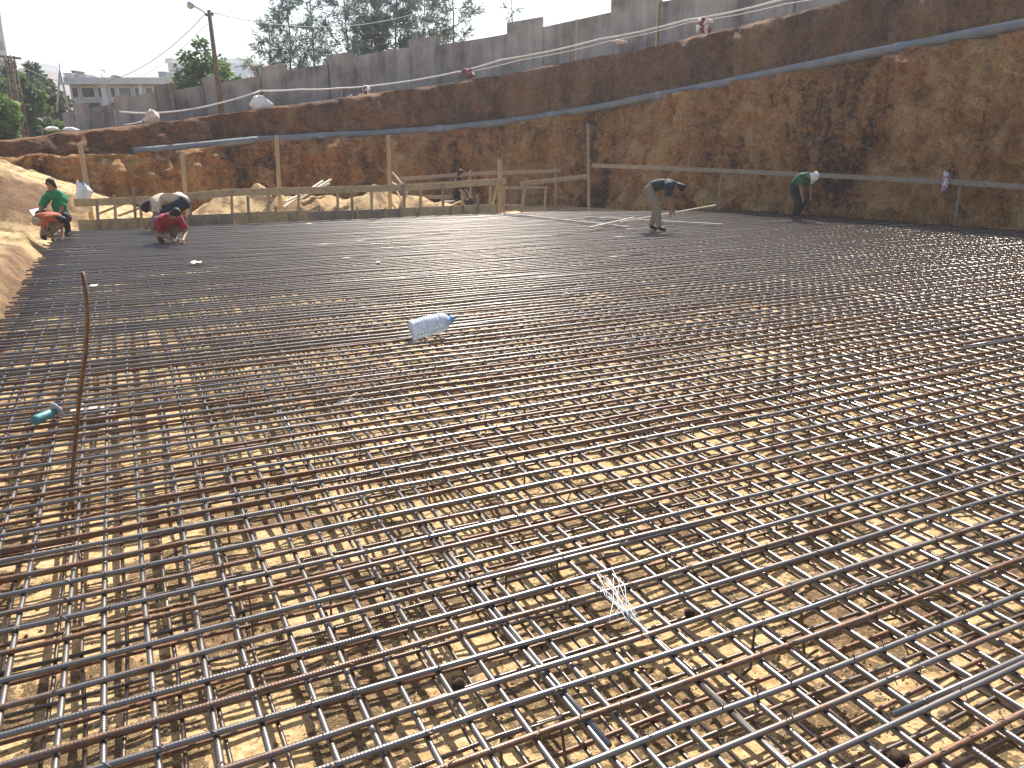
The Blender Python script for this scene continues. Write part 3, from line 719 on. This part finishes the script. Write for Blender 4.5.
# ------------------------------------------------------------------ street lamp, poles, cables
base = at_edge(222, 113, 3.4); topz = None
l_, y_, wz = ray(209, 10); t = base.y / y_; top = Vector((l_ * t, base.y, EYE + wz * t))
lamp = empty('street_lamp', base, 'slim wooden street lamp pole in front of the concrete wall', 'street lamp')
m = MB(); m.tube([base - Vector((0, 0, .8)), top], [.10, .065], 10); m.build('pole', M_BARK, lamp)
h1 = on_y(190, 4.5, base.y); m = MB(); m.tube([on_y(208, 16, base.y), on_y(203, 11, base.y), on_y(193, 5.5, base.y)], .03, 6); m.build('arm', M_PALESTEEL, lamp)
d = (on_y(187.5, 4.2, base.y) - on_y(194, 6.3, base.y)); m = MB(); m.lathe(on_y(194, 6.3, base.y), d, [(0, .03), (.02, .07), (d.length * .5, .13), (d.length * .9, .10), (d.length, .03)], 10); m.build('lamp_head', M_PALESTEEL, lamp)
m = MB(); m.bar(on_y(205.5, 15, base.y), on_y(213.5, 14.2, base.y), .06, .08); m.build('crossbar', M_BARK, lamp)
def cable(P, sag, label, r=.014):
    m = MB(); Q = []
    for i in range(21):
        t = i / 20; p = P[0].lerp(P[1], t); Q.append(p - Vector((0, 0, sag * 4 * t * (1 - t))))
    m.tube(Q, r, 5); single(m, 'overhead_cable', M_CABLE, label, 'cable')
lp = on_y(9.5, 58, 38)
cable((on_y(206, 13, base.y), lp), 1.6, 'overhead cable sagging from the street lamp left to the lattice pole')
cable((on_y(210, 12, base.y), on_y(420, 12, 34)), .5, 'overhead cable running right from the street lamp into the conifers')
cable((on_y(207, 24, base.y), on_y(60, 72, 44)), 1.2, 'thin lower cable from the street lamp to the A-frame pole', .009)
lat = empty('lattice_pole', Vector((lp.x, lp.y, 1.6)), 'dark brown lattice utility pole among the trees at far left', 'utility pole')
bz = 1.5; hw = .17
for sx, sy in ((-1, -1), (1, -1), (1, 1), (-1, 1)):
    m = MB(); m.tube([Vector((lp.x + sx * hw, lp.y + sy * hw, bz)), Vector((lp.x + sx * .13, lp.y + sy * .13, lp.z + .1))], .045, 5); m.build('leg', M_BARK, lat)
m = MB(); nz = 11
for i in range(nz):
    z0 = bz + (lp.z - bz) * i / nz; z1 = bz + (lp.z - bz) * (i + 1) / nz; s_ = 1 if i % 2 else -1
    for sy in (-1, 1): m.tube([Vector((lp.x - s_ * .15, lp.y + sy * .15, z0)), Vector((lp.x + s_ * .15, lp.y + sy * .15, z1))], .03, 4)
    for sx in (-1, 1): m.tube([Vector((lp.x + sx * .15, lp.y - s_ * .15, z0)), Vector((lp.x + sx * .15, lp.y + s_ * .15, z1))], .03, 4)
m.build('lattice', M_BARK, lat)
m = MB(); m.bar(lp + Vector((-.9, 0, .12)), lp + Vector((.5, 0, -.02)), .09, .09); m.build('crossarm', M_BARK, lat)
ap = on_y(60, 70, 44); af = empty('utility_pole', Vector((ap.x, ap.y, 1.6)), 'pale A-frame steel pole beside the white building\'s left end', 'utility pole')
for x, y in ((57, 112), (69, 110), (63, 100)):
    q = on_y(x, y, 44); m = MB(); m.tube([Vector((q.x, q.y + (.4 if x == 63 else 0), q.z if x != 63 else q.z - .5)), ap], .055, 6); m.build('leg', M_PALESTEEL, af)
m = MB(); m.tube([ap, ap + Vector((0, 0, .35))], .03, 6); m.build('finial', M_PALESTEEL, af)
m = MB(); m.bar(on_y(60.2, 84, 44), on_y(65.5, 84, 44), .05, .06); m.build('crossbar', M_PALESTEEL, af)

# ------------------------------------------------------------------ buildings
YB = 52
P0, P1 = on_y(64, 78, YB), on_y(190, 77, YB); zt = P0.z; zf = on_y(100, 84.5, YB).z
bld = empty('low_building', Vector((P0.x, YB, 1.5)), 'low white building with a flat grey-green roof slab and wide windows behind the wall', 'building')
EX, EY = Vector((1, 0, 0)), Vector((0, 1, 0))
m = MB(); m.box((P0.x, YB - .5, zf), (P1.x + 4, YB + 12, zt)); roof = m.build('roof_slab', M_FASCIA, bld, False)
x0 = on_y(67, 90, YB).x
m = MB(); m.box((x0, YB + .35, 1.0), (P1.x + 3.8, YB + 11.5, zf - .002)); m.build('wall', M_WHITE, bld, False)
zwt, zwb = on_y(0, 86, YB).z, on_y(0, 98.5, YB).z
WIN = [(68.5, 77), (78, 93.5), (94.5, 101.5), (107, 114.5), (115.5, 130.5), (132, 139.5), (143, 152), (153, 166), (170, 184)]
for a, b in WIN:
    xa, xb = on_y(a, 90, YB).x, on_y(b, 90, YB).x
    m = MB(); f_ = .09
    for lo, hi in (((xa, 0, zwb), (xa + f_, 0, zwt)), ((xb - f_, 0, zwb), (xb, 0, zwt)), ((xa + f_, 0, zwb), (xb - f_, 0, zwb + f_)), ((xa + f_, 0, zwt - f_), (xb - f_, 0, zwt))):
        m.box((lo[0], YB + .22, lo[2]), (hi[0], YB + .348, hi[2]))
    fr = m.build('window', M_WHITE, bld, False)
    m = MB(); m.box((xa + f_, YB + .30, zwb + f_), (xb - f_, YB + .345, zwt - f_)); m.build('pane', M_GLASS, fr, False)
z2t, z2b = on_y(0, 102.5, YB).z, on_y(0, 109, YB).z
for a, b in ((86, 98), (110, 120)):
    xa, xb = on_y(a, 105, YB).x, on_y(b, 105, YB).x
    m = MB(); m.box((xa, YB + .24, z2b), (xb, YB + .348, z2t)); m.build('window', M_GLASS, bld, False)
for a, b in ((101.5, 107), (139.5, 143)):
    xa, xb = on_y(a, 90, YB).x, on_y(b, 90, YB).x; m = MB(); m.box((xa, YB - .1, 1.0), (xb, YB + .346, zf - .003)); m.build('column', M_WHITE, bld, False)
def dish(px, py, Y, tilt, label):
    c = on_y(px, py, Y); m = MB(); m.lathe(c, Vector(tilt), [(0, .03), (.03, .18), (.09, .31), (.11, .33), (.09, .30), (.05, .15), (.04, .02)], 16); 
    m.tube([c, Vector((c.x, c.y + .2, zt))], .035, 6); return m
single(dish(101, 72.5, 54, (.35, -.4, .9), ''), 'satellite_dish', M_PALESTEEL, 'tilted satellite dish on a mast over the white building\'s roof', 'satellite dish')
single(dish(116, 75.4, 54, (0, -.25, -.9), ''), 'satellite_dish', M_TANK, 'dark upturned satellite dish low on the white building\'s roof', 'satellite dish')
def boxthing(px0, py0, px1, py1, Y, depth, name, mat, label, cat):
    a, b = on_y(px0, py0, Y), on_y(px1, py1, Y); m = MB(); z0 = min(a.z, b.z); z1 = max(a.z, b.z)
    m.box((a.x, Y, z0), (b.x, Y + depth, z1 - .06)); m.box((a.x - .06, Y - .06, z1 - .06), (b.x + .06, Y + depth + .06, z1)); return single(m, name, mat, label, cat, None, False)
boxthing(158, 71.5, 165.5, 77, 56, 1.2, 'water_tank', M_TANK, 'dark box tank on the white building\'s roof beside the grey block', 'tank')
boxthing(64, 73, 72, 77.5, 57, 1.5, 'roof_shed', M_GREYB, 'small grey shed on the white building\'s roof, left one', 'shed')
boxthing(71.5, 70.5, 76, 77.5, 59, 1.2, 'water_tank', M_TANK, 'small dark tank on the roof between the two grey sheds', 'tank')
boxthing(76.5, 74, 85.5, 77.5, 57.5, 1.5, 'roof_shed', M_GREYB, 'small grey shed on the white building\'s roof, right one', 'shed')
# grey block behind
YG = 66; a, b = on_y(167, 58.5, YG), on_y(247, 59.5, YG)
gb = empty('grey_block', Vector((a.x, YG, 1.5)), 'plain pale grey windowless block rising behind the white building', 'building')
m = MB(); m.box((a.x, YG, 1), (b.x, YG + 14, a.z - .35)); m.build('wall', M_GREYB, gb, False)
m = MB(); m.box((a.x - .12, YG - .12, a.z - .348), (b.x + .12, YG + 14.1, a.z)); m.build('parapet', M_FASCIA, gb, False)
# tower
YT = 150; b = on_y(8, 60, YT); tz = on_y(0, 9, YT).z
dy = Vector((b.x, b.y, 0)).normalized(); dx = Vector((dy.y, -dy.x, 0))
tw = empty('tower_block', Vector((b.x, YT, 1)), 'tall grey apartment tower cut off by the left edge', 'building')
B0 = Vector((b.x, b.y, 0))
m = MB(); m.obox(B0, dx, dy, (-16, 0, 1), (0, 16, tz)); m.build('wall', M_TOWER, tw, False)
m = MB(); m.obox(B0, dx, dy, (-16.2, -.2, tz + .002), (.15, 16.2, tz + .6)); m.build('roof', M_FASCIA, tw, False)
for i in range(9):
    for j in range(3):
        z = 5 + i * 3.2; x = -1.1 - j * 3.4
        if z + 1.6 > tz: continue
        m = MB(); m.obox(B0, dx, dy, (x - .75, -.06, z), (x + .75, .04, z + 1.5)); m.build('window', M_GLASS, tw, False)
a, b = on_y(17, 61, 190), on_y(36, 70, 190); fb = empty('far_block', Vector((a.x, 190, 1)), 'small pale far-off apartment block above the trees beside the tower', 'building')
m = MB(); m.box((a.x, 190, 1), (b.x, 204, a.z - 1.5)); m.build('wall', M_GREYB, fb, False)
m = MB(); m.box((a.x + 1, 191, a.z - 1.498), (b.x - 1.4, 202, a.z)); m.build('roof_storey', M_GREYB, fb, False)
# low garden shed behind trees at left
boxthing(22, 112, 38, 132, 43, 3, 'shed', M_WHITE, 'pale small shed half hidden between the trees at far left', 'shed')

# ------------------------------------------------------------------ trees
def leafquad(m, p, d, L, wd, rnd):
    s_ = d.cross(Vector((rnd.uniform(-1, 1), rnd.uniform(-1, 1), rnd.uniform(-1, 1))))
    if s_.length < 1e-4: return
    s_.normalize(); q = p + d * L
    m.add([p, p + d * L * .5 + s_ * wd, q, p + d * L * .5 - s_ * wd], [(0, 1, 2, 3)])
def broadleaf(px, ytop, ybot, halfw, Y, label, mat, sd, zb=None, nl=2600, lw=.07, dens=1.0, name='broadleaf_tree'):
    rnd = random.Random(sd); c = on_y(px, ybot, Y); top_ = on_y(px, ytop, Y); wr = on_y(px + halfw, ytop, Y).x - on_y(px, ytop, Y).x
    zb = 1.2 if zb is None else zb; root = empty(name, Vector((c.x, Y, zb)), label, 'tree')
    H = top_.z - zb; tm = MB(); cr = MB()
    tm.tube([Vector((c.x, Y, zb - .3)), Vector((c.x + .1, Y, zb + H * .4)), Vector((c.x, Y + .1, zb + H * .75))], [.04 * H, .028 * H, .012 * H], 8)
    tips = []
    nb = 26
    for k in range(nb):
        t = .22 + .78 * k / nb; z0 = zb + H * .72 * t; a = k * 2.4 + rnd.uniform(-.4, .4)
        rad = wr * (math.sin(math.pi * (.24 + .56 * t)) ** .8) * rnd.uniform(.6, 1.15)
        e = Vector((c.x + math.cos(a) * rad, Y + math.sin(a) * rad, z0 + H * .14 * rnd.uniform(.4, 1.4)))
        tm.tube([Vector((c.x, Y, z0 - .15 * H * .5)), Vector((c.x, Y, z0)).lerp(e, .5) + Vector((0, 0, .05 * H)), e], [.014 * H, .009 * H, .004 * H], 5); tips.append((e, .30 * wr * rnd.uniform(.6, 1.25)))
        if k % 2 == 0: tips.append((Vector((c.x, Y, z0)).lerp(e, .55) + Vector((0, 0, .04 * H)), .26 * wr))
    tips.append((Vector((c.x, Y, zb + H * .95)), .2 * wr)); tips.append((Vector((c.x + .1 * wr, Y, zb + H * .86)), .28 * wr))
    for (e, r) in tips:
        for q in range(int(nl * dens / len(tips))):
            d = Vector((rnd.gauss(0, 1), rnd.gauss(0, 1), rnd.gauss(0, .8))).normalized(); p = e + d * r * rnd.random() ** .45
            leafquad(cr, p, Vector((d.x + rnd.uniform(-.8, .8), d.y + rnd.uniform(-.8, .8), d.z * .4 + rnd.uniform(-.6, .3))).normalized(), lw * rnd.uniform(1.6, 3), lw * rnd.uniform(.5, .9), rnd)
    tm.build('trunk', M_BARK, root); cr.build('crown', mat, root, False)
def conifer(px, ytop, halfw, Y, label, sd, lean=0, dens=1.0):
    rnd = random.Random(sd); b_ = on_y(px, 70, Y); tp = on_y(px + lean, ytop, Y); wr = on_y(px + halfw, ytop, Y).x - on_y(px, ytop, Y).x
    zb = 2.0; root = empty('conifer', Vector((b_.x, Y, zb)), label, 'tree'); H = tp.z - zb; tm, cr = MB(), MB()
    ax = lambda t: Vector((b_.x + (tp.x - b_.x) * t + .08 * math.sin(t * 7 + sd), Y, zb + H * t))
    tm.tube([ax(t / 8) - Vector((0, 0, .3 if t == 0 else 0)) for t in range(9)], [.010 * H * (1 - t / 8.6) + .010 for t in range(9)], 7)
    nb = int(30 * H / 8)
    for k in range(nb):
        t = .16 + .84 * k / nb; a = k * 2.4 + rnd.uniform(-.6, .6); L = wr * (1.15 - .8 * t) * rnd.uniform(.5, 1.45); o_ = ax(t)
        e = o_ + Vector((math.cos(a) * L, math.sin(a) * L, L * rnd.uniform(.15, .95)))
        mid = o_.lerp(e, .5) + Vector((0, 0, -.06 * L)); tm.tube([o_, mid, e], [.018, .012, .005], 4)
        for q in range(int(7.5 * dens * (.5 + L))):
            f = .25 + .75 * rnd.random(); p0 = (o_.lerp(mid, f * 2) if f < .5 else mid.lerp(e, f * 2 - 1))
            sd_ = ((e - o_).normalized() * .8 + Vector((rnd.gauss(0, .6), rnd.gauss(0, .6), rnd.gauss(.05, .5)))).normalized(); tl = rnd.uniform(.25, .65) * (.6 + .4 * wr)
            for w_ in range(16):
                p = p0 + sd_ * tl * rnd.random() + Vector((rnd.gauss(0, .03), rnd.gauss(0, .03), rnd.gauss(0, .03)))
                d = (sd_ * .8 + Vector((rnd.gauss(0, .5), rnd.gauss(0, .5), rnd.gauss(-.1, .45)))).normalized()
                leafquad(cr, p, d, rnd.uniform(.16, .34), rnd.uniform(.013, .026), rnd)
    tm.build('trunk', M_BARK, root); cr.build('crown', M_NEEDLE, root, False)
broadleaf(-2, 86, 135, 19, 33, 'bright green bush cut off by the left edge', M_LEAFB, 1, 1.2, 4200, .085)
broadleaf(20, 66, 132, 26, 47, 'dark green tree behind the lattice pole', M_LEAFD, 2, 1.0, 6500, .12)
broadleaf(42, 62, 130, 24, 50, 'taller dark green tree left of the A-frame pole', M_LEAFD, 3, 1.0, 6000, .12)
broadleaf(52, 86, 138, 20, 45, 'low dark shrub at the left end of the concrete wall', M_LEAFD, 4, .6, 4600, .11)
broadleaf(30, 74, 132, 20, 40, 'mid green tree between the lattice pole and the A-frame pole', M_LEAF, 15, .8, 5200, .10)
broadleaf(-6, 70, 132, 22, 54, 'dark tree crown beneath the tower at the left edge', M_LEAFD, 14, 1.0, 5000, .12)
broadleaf(205, 38, 95, 25, 36, 'leafy green tree right behind the street lamp', M_LEAF, 5, 2.0, 3600, .09)
broadleaf(228, 62, 95, 17, 35, 'small bright leafy shrub right of the street lamp', M_LEAFB, 6, 2.0, 1700, .08)
CON = [(267, 15, 24, 38, 'short conifer, leftmost of the conifers above the wall', 21, 0, 1.3), (289, -14, 26, 37, 'wispy conifer second from left above the wall', 22, -4, 1.3), (309, -18, 22, 40, 'thin conifer third from left, beside a clear gap of sky', 23, 2, 1),
       (348, -20, 32, 39, 'broad conifer right of the clear gap of sky', 24, -3, 1.6), (374, -6, 30, 36, 'dense conifer behind the wall, left of the densest one', 25, 2, 2.2), (396, -34, 34, 38, 'densest and tallest conifer above the wall', 26, 0, 2.6), (420, -16, 26, 41, 'slim conifer right of the densest one', 27, 3, 1.8), (453, -26, 32, 37, 'open wispy conifer with a bare straight trunk, right end of the row', 28, -2, 1.4), (513, -2, 9, 42, 'faint conifer tip above the wall, far right of the row', 29, 0, .5)]
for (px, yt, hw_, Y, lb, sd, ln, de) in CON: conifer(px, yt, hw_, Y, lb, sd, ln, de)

# ------------------------------------------------------------------ people
M_SKIN = simple('skin', (.30, .17, .11), .6, .1, bump=0)
M_HAIR = simple('dark_hair', (.02, .016, .014), .7, .3)
def cloth(name, c): return simple(name, c, .85, .22, 14, bump=.3, bscale=25)
def ik(a, b, l1, l2, pole):
    d = b - a; L = min(d.length, (l1 + l2) * .995); d.normalize(); b2 = a + d * L
    x = (l1 * l1 - l2 * l2 + L * L) / (2 * L); h = math.sqrt(max(0, l1 * l1 - x * x)); p = pole - d * pole.dot(d); p.normalize()
    return a + d * x + p * h, b2
def person(label, base, yaw, hip, pitch, headpitch, feet, hands, shirt, trousers, sleeve=1, hat=None, shoe=(.05, .045, .04), sc_=1.0, knee_out=.15, toe_flex=0, short_legs=False, fat=1.0):
    """hip=(y,z); pitch=(lower, upper) torso lean in degrees; feet, hands in the figure's own frame (x right, y forward)."""
    root = empty('person', base, label, 'person'); J = {}
    V = Vector
    d0 = V((0, math.sin(R(pitch[0])), math.cos(R(pitch[0])))); d2 = V((0, math.sin(R(pitch[1])), math.cos(R(pitch[1])))); d1 = (d0 + d2).normalized()
    dh = V((0, math.sin(R(headpitch)), math.cos(R(headpitch)))); face = V((0, math.cos(R(headpitch)), -math.sin(R(headpitch))))
    P = V((0, hip[0], hip[1])); waist = P + d0 * .15; chest = waist + d1 * .2; sh = chest + d2 * .10; neck = sh + d2 * .07 + dh * .04; head = neck + dh * .10; hd2 = head + dh * .075; crown = hd2 + dh * .05
    vs_ = []; es = []; rad = []
    def add(p, r, par=None):
        vs_.append(p); rad.append(r)
        if par is not None: es.append((par, len(vs_) - 1))
        return len(vs_) - 1
    iP = add(P, (.135, .115)); iW = add(waist, (.13, .105), iP); iC = add(chest, (.15, .115), iW); iS = add(sh, (.12, .09), iC); iN = add(neck, (.055, .055), iS)
    iH = add(head, (.072, .085), iN); iH2 = add(hd2, (.078, .095), iH); iCr = add(crown, (.05, .06), iH2)
    segs = [(P, waist, 'torso'), (waist, chest, 'torso'), (chest, sh, 'torso'), (sh, neck - dh * .02, 'torso'), (neck, head, 'neck'), (head, hd2, 'head'), (hd2, crown, 'head')]
    nose = head + face * .098 + dh * .035; add(nose, (.016, .016), iH)
    fingers = MB()
    for k, sx in enumerate((-1, 1)):
        hp = P + V((sx * .085, 0, -.03)); ft = V(feet[k]); ank = ft + V((0, 0, .08 + toe_flex)); kn, ank = ik(hp, ank, .43, .42, V((sx * knee_out, 1, .25)))
        iHp = add(hp, (.088, .09), iP); iT = add(hp.lerp(kn, .5), (.075, .078), iHp); iK = add(kn, (.056, .058), iT); iCf = add(kn.lerp(ank, .4), (.05, .055), iK); iA = add(ank, (.036, .038), iCf)
        toe = V((ft.x + sx * .03, ft.y + .14, ft.z + .035)); ball = ank.lerp(toe, .6); iB = add(ball, (.042, .036), iA); add(toe, (.036, .026), iB)
        segs += [(hp, kn, 'leg'), (kn, ank + V((0, 0, .04)), 'shin'), (ank, toe, 'foot')]
        s_ = sh + V((sx * .175, 0, 0)) - d2 * .02; hd = V(hands[k]); el, wr = ik(s_, hd, .29, .25, V((sx * .8, -.5, -.2)))
        iSh = add(s_, (.062, .062), iS); iU = add(s_.lerp(el, .5), (.05, .05), iSh); iE = add(el, (.042, .042), iU); iF = add(el.lerp(wr, .35), (.04, .04), iE); iWr = add(wr, (.026, .03), iF)
        hdir = (wr - el).normalized(); palm = wr + hdir * .085; add(palm, (.038, .022), iWr)
        segs += [(sh + V((sx * .05, 0, 0)), s_, 'torso'), (s_, s_.lerp(el, .75 if sleeve == 1 else 1), 'sleeve'), (el if sleeve != 1 else s_.lerp(el, .8), wr, 'forearm'), (wr, palm, 'hand')]
        side = V((1, 0, 0)) - hdir * hdir.x; side = side.normalized(); down = hdir.cross(side)
        for q, (off, L) in enumerate(((-.028, .068), (-.009, .08), (.010, .075), (.028, .06))):
            b0_ = palm - hdir * .012 + side * off; b1 = b0_ + hdir * L * .5; b2_ = b1 + (hdir * .75 - face * .0 + down * .5 * sx).normalized() * L * .3; b3 = b2_ + (hdir * .4 + down * .8 * sx).normalized() * L * .25
            fingers.tube([b0_, b1, b2_, b3], [.0095, .009, .008, .006], 6)
        t0 = wr + hdir * .03 - side * sx * .025; fingers.tube([t0, t0 + (hdir * .5 - side * sx * .7).normalized() * .035, t0 + (hdir * .9 - side * sx * .5).normalized() * .065], [.011, .0105, .008], 6)
    rot = Matrix.Rotation(yaw, 3, 'Z')
    me = bpy.data.meshes.new('tmp'); me.from_pydata([tuple(p) for p in vs_], es, []); o = bpy.data.objects.new('tmp', me); C.objects.link(o)
    mod = o.modifiers.new('s', 'SKIN'); mod.use_smooth_shade = True; mod.branch_smoothing = .6
    for i, r in enumerate(rad): me.skin_vertices[0].data[i].radius = tuple(q * (fat if q > .043 and i not in (5, 6, 7) else 1) for q in r); me.skin_vertices[0].data[i].use_root = (i == iP)
    sub = o.modifiers.new('b', 'SUBSURF'); sub.levels = 2; sub.render_levels = 2
    dg = bpy.context.evaluated_depsgraph_get(); ev = o.evaluated_get(dg); bmsh = bpy.data.meshes.new_from_object(ev)
    pv = [v.co.copy() for v in bmsh.vertices]; nv = [v.normal.copy() for v in bmsh.vertices]; fv = [tuple(p.vertices) for p in bmsh.polygons]
    bpy.data.objects.remove(o); bpy.data.meshes.remove(bmsh)
    def near(p):
        best, bl = 9, None
        for a, b, lab in segs:
            e = b - a; t = max(0, min(1, (p - a).dot(e) / e.length_squared)); dd = (p - a - e * t).length
            if dd < best: best, bl = dd, lab
        return bl
    lab = [near(p) for p in pv]
    def world(p): return Vector(base) + rot @ (p * sc_)
    body = MB(); body.add([world(p) for p in pv], fv); body.add([world(p) for p in fingers.v], fingers.f); body.build('body', M_SKIN, root)
    def shell(name, labs, mat, off, extra=None, wr_=0.0):
        fs = [f for f in fv if sum((lab[i] in labs and (extra is None or (lab[i] in ('leg', 'shin', 'sleeve', 'forearm')) or extra(pv[i]))) for i in f) * 2 > len(f) - 1]
        ids = sorted({i for f in fs for i in f}); mp = {i: k for k, i in enumerate(ids)}
        if not fs: return
        out = [pv[i] + nv[i] * (off + wr_ * noise.noise(pv[i] * 13)) for i in ids]
        inn = [pv[i] + nv[i] * .001 for i in ids]; n_ = len(ids)
        cnt = {}
        F2 = [tuple(mp[i] for i in f) for f in fs]
        for f in F2:
            for x, y in zip(f, f[1:] + f[:1]): cnt[(x, y)] = 1
        rim = [(x, x + n_, y + n_, y) for (x, y) in cnt if (y, x) not in cnt]
        m = MB(); m.add([world(p) for p in out + inn], F2 + rim); m.build(name, mat, root)
    arm = ('torso', 'sleeve') if sleeve == 1 else ('torso', 'sleeve', 'forearm')
    hemline = lambda p: (p - P).dot(d0) > -.02
    shell('shirt', arm, shirt, .022, hemline, .014)
    shell('trousers', ('leg', 'torso', 'shin') if not short_legs else ('leg', 'torso'), trousers, .016, lambda p: (p - P).dot(d0) < .035, .012)
    shell('shoes', ('foot',), simple('shoe', shoe, .6), .012)
    if hat is None:
        shell('hair', ('head', 'neck'), M_HAIR, .018, lambda p: (p - head).dot(face) < .025 + (p - head).dot(dh) * .55 and (p - head).dot(dh) > -.05)
    else:
        hm = MB(); c_ = hd2 + dh * .0
        hm.lathe(c_, dh, [(-.012, .128), (-.004, .14), (.004, .122), (.05, .112), (.085, .085), (.108, .045), (.112, .004)], 18)
        pk = len(hm.v); hm.add([c_ + face * .10 + V((x * .09, 0, 0)) + dh * z for z in (-.008, .004) for x in (-1, 1)] + [c_ + face * .19 + V((x * .06, 0, 0)) - dh * .012 + dh * z for z in (-.006, .004) for x in (-1, 1)], [(0, 1, 5, 4), (2, 6, 7, 3), (4, 5, 7, 6), (0, 4, 6, 2), (1, 3, 7, 5)])
        hm.v = [world(p) for p in hm.v]; hm.build('hard_hat', hat, root)
    for sx in (-1, 1):
        e = MB(); q = head + face * .088 + V((sx * .032, 0, 0)) + dh * .055; e.lathe(q - face * .006, face, [(0, .004), (.004, .012), (.01, .008), (.012, .001)], 8); e.v = [world(p) for p in e.v]; e.build('eye', M_HAIR, root)
    return root
G = lambda px, py, z=.012: on_z(px, py, z)
def facing(dx, dy): return math.atan2(-dx, dy)
M_GRN = cloth('green_shirt', (.02, .22, .085)); M_ORG = cloth('orange_shirt', (.42, .11, .045)); M_CRM = cloth('cream_shirt', (.62, .50, .36)); M_CRI = cloth('crimson_shirt', (.30, .03, .045))
M_DKT = cloth('dark_trousers', (.022, .022, .026)); M_NAVY = cloth('navy_cloth', (.025, .028, .042)); M_KHA = cloth('khaki_trousers', (.30, .24, .17)); M_GRYT = cloth('grey_trousers', (.17, .15, .14)); M_CHAR = cloth('charcoal_shirt', (.035, .04, .05)); M_DGRN = cloth('dark_green_shirt', (.02, .13, .06))
M_HAT = simple('hard_hat_plastic', (.74, .74, .73), .4, .05)
# bending worker in the middle: faces right
person('worker in a dark shirt and khaki trousers bending over with straight legs, right of centre', G(653, 231), facing(1, -.25), (-.14, .90), (66, 98), 105, [(-.12, -.06, 0), (.12, .14, 0)], [(-.18, .40, .40), (.18, .36, .36)], M_CHAR, M_KHA, sc_=.98, fat=1.25)
# hard hat worker at the right bank
person('worker in a green shirt and white hard hat bowing by the clay bank at right', G(794, 219.5, .0), facing(.5, -.85), (-.10, .84), (30, 72), 100, [(-.10, -.02, 0), (.10, .05, 0)], [(-.15, .36, .45), (.15, .36, .42)], M_DGRN, M_DKT, hat=M_HAT, sc_=.93, fat=1.2)
# squatting red shirt worker: faces right
person('squatting worker in a crimson shirt tying bars on the mat at left', G(164, 242.5), facing(.8, -.6), (-.08, .26), (50, 78), 60, [(-.14, .05, 0), (.14, .12, 0)], [(-.10, .50, .08), (.14, .46, .12)], M_CRI, M_GRYT, sc_=1.0, knee_out=.35, fat=1.15)
# bent worker, cream shirt, faces left
person('worker in a cream shirt bent double with dark trousers, facing left behind the crimson shirt', G(188, 230.5), facing(-1, -.15), (-.02, .50), (72, 104), 122, [(-.15, .0, 0), (.15, .14, 0)], [(-.2, .60, .12), (.2, .55, .12)], M_CRM, M_NAVY, sc_=1.2, knee_out=.3, fat=1.2)
# pair at the left: green shirt squatting, orange shirt bent
person('squatting worker in a bright green T-shirt at the left corner of the mat', G(61, 236), facing(-.05, -1), (-.16, .34), (14, 22), 14, [(-.17, 0, 0), (.17, .06, 0)], [(-.2, .40, .30), (.16, .42, .32)], M_GRN, M_DKT, sc_=1.02, knee_out=.45, fat=1.1)
person('worker in an orange shirt bent over beside the green T-shirt', G(45, 239.5), facing(.95, -.25), (-.10, .46), (70, 96), 105, [(-.12, -.02, 0), (.12, .05, 0)], [(-.16, .36, .06), (.16, .36, .08)], M_ORG, M_KHA, sc_=.82, knee_out=.3, fat=1.2)
# seated dark man beyond the formwork
sp_ = on_v(457, 214, 21.9); sx_ = Vector((sp_.x, sp_.y, GZ))
st = empty('timber_stack', sx_, 'low stack of boards that the dark-clad man sits on', 'timber stack')
for k in range(5):
    m = MB(); o_ = .03 * (k % 2); m.obox(sx_, E_, N_, (-.45 + o_, -.2 + o_, .002 + k * .092), (.45 + o_, .2 + o_, .09 + k * .092)); m.build('board', M_WOODG, st, False)
person('dark-clad man sitting behind the formwork near the dark clay corner', sx_, facing(1, -.35), (0, .60), (6, 14), 14, [(-.12, .40, 0), (.12, .46, 0)], [(-.16, .36, .56), (.16, .36, .56)], M_NAVY, M_DKT, sc_=.98)
# white board propped beside the left pair
pc = on_z(36, 221, .25); m = MB()
q0 = on_y(29, 210, pc.y); q1 = on_y(41, 207.5, pc.y + .1); q2 = on_y(47, 215, pc.y - .35); q3 = on_y(35.5, 219, pc.y - .45); th = Vector((0, .012, -.012))
m.add([q0, q1, q2, q3, q0 + th, q1 + th, q2 + th, q3 + th], [(0, 1, 2, 3), (7, 6, 5, 4), (0, 4, 5, 1), (1, 5, 6, 2), (2, 6, 7, 3), (3, 7, 4, 0)])
single(m, 'white_board', M_WHITECLOTH, 'white sheet of board tilted up behind the worker in orange', 'board', None, False)

hz = MB(); hz.box((-60, -12, -1.4), (75, 215, 32)); ho = hz.build('glare_veil', None, None, False); ho.data.materials.clear()  # box of thin air added to approximate lens glare over the distance
HM = bpy.data.materials.new('glare_veil_air'); HM.use_nodes = True; ht = HM.node_tree; ht.nodes.remove(ht.nodes['Principled BSDF'])
pv_ = ht.nodes.new('ShaderNodeVolumePrincipled'); pv_.inputs['Color'].default_value = (.93, .95, 1, 1); pv_.inputs['Density'].default_value = .0011; pv_.inputs['Anisotropy'].default_value = .45
ht.links.new(pv_.outputs[0], ht.nodes['Material Output'].inputs['Volume']); ho.data.materials.append(HM)
props(ho, 'thin hazy air added to approximate lens glare, paling the far bank, trees and buildings', 'glare_veil', kind='stuff')
sc.cycles.use_denoising = True
sc.cycles.max_bounces = 6; sc.cycles.diffuse_bounces = 3; sc.cycles.glossy_bounces = 3; sc.cycles.transparent_max_bounces = 8
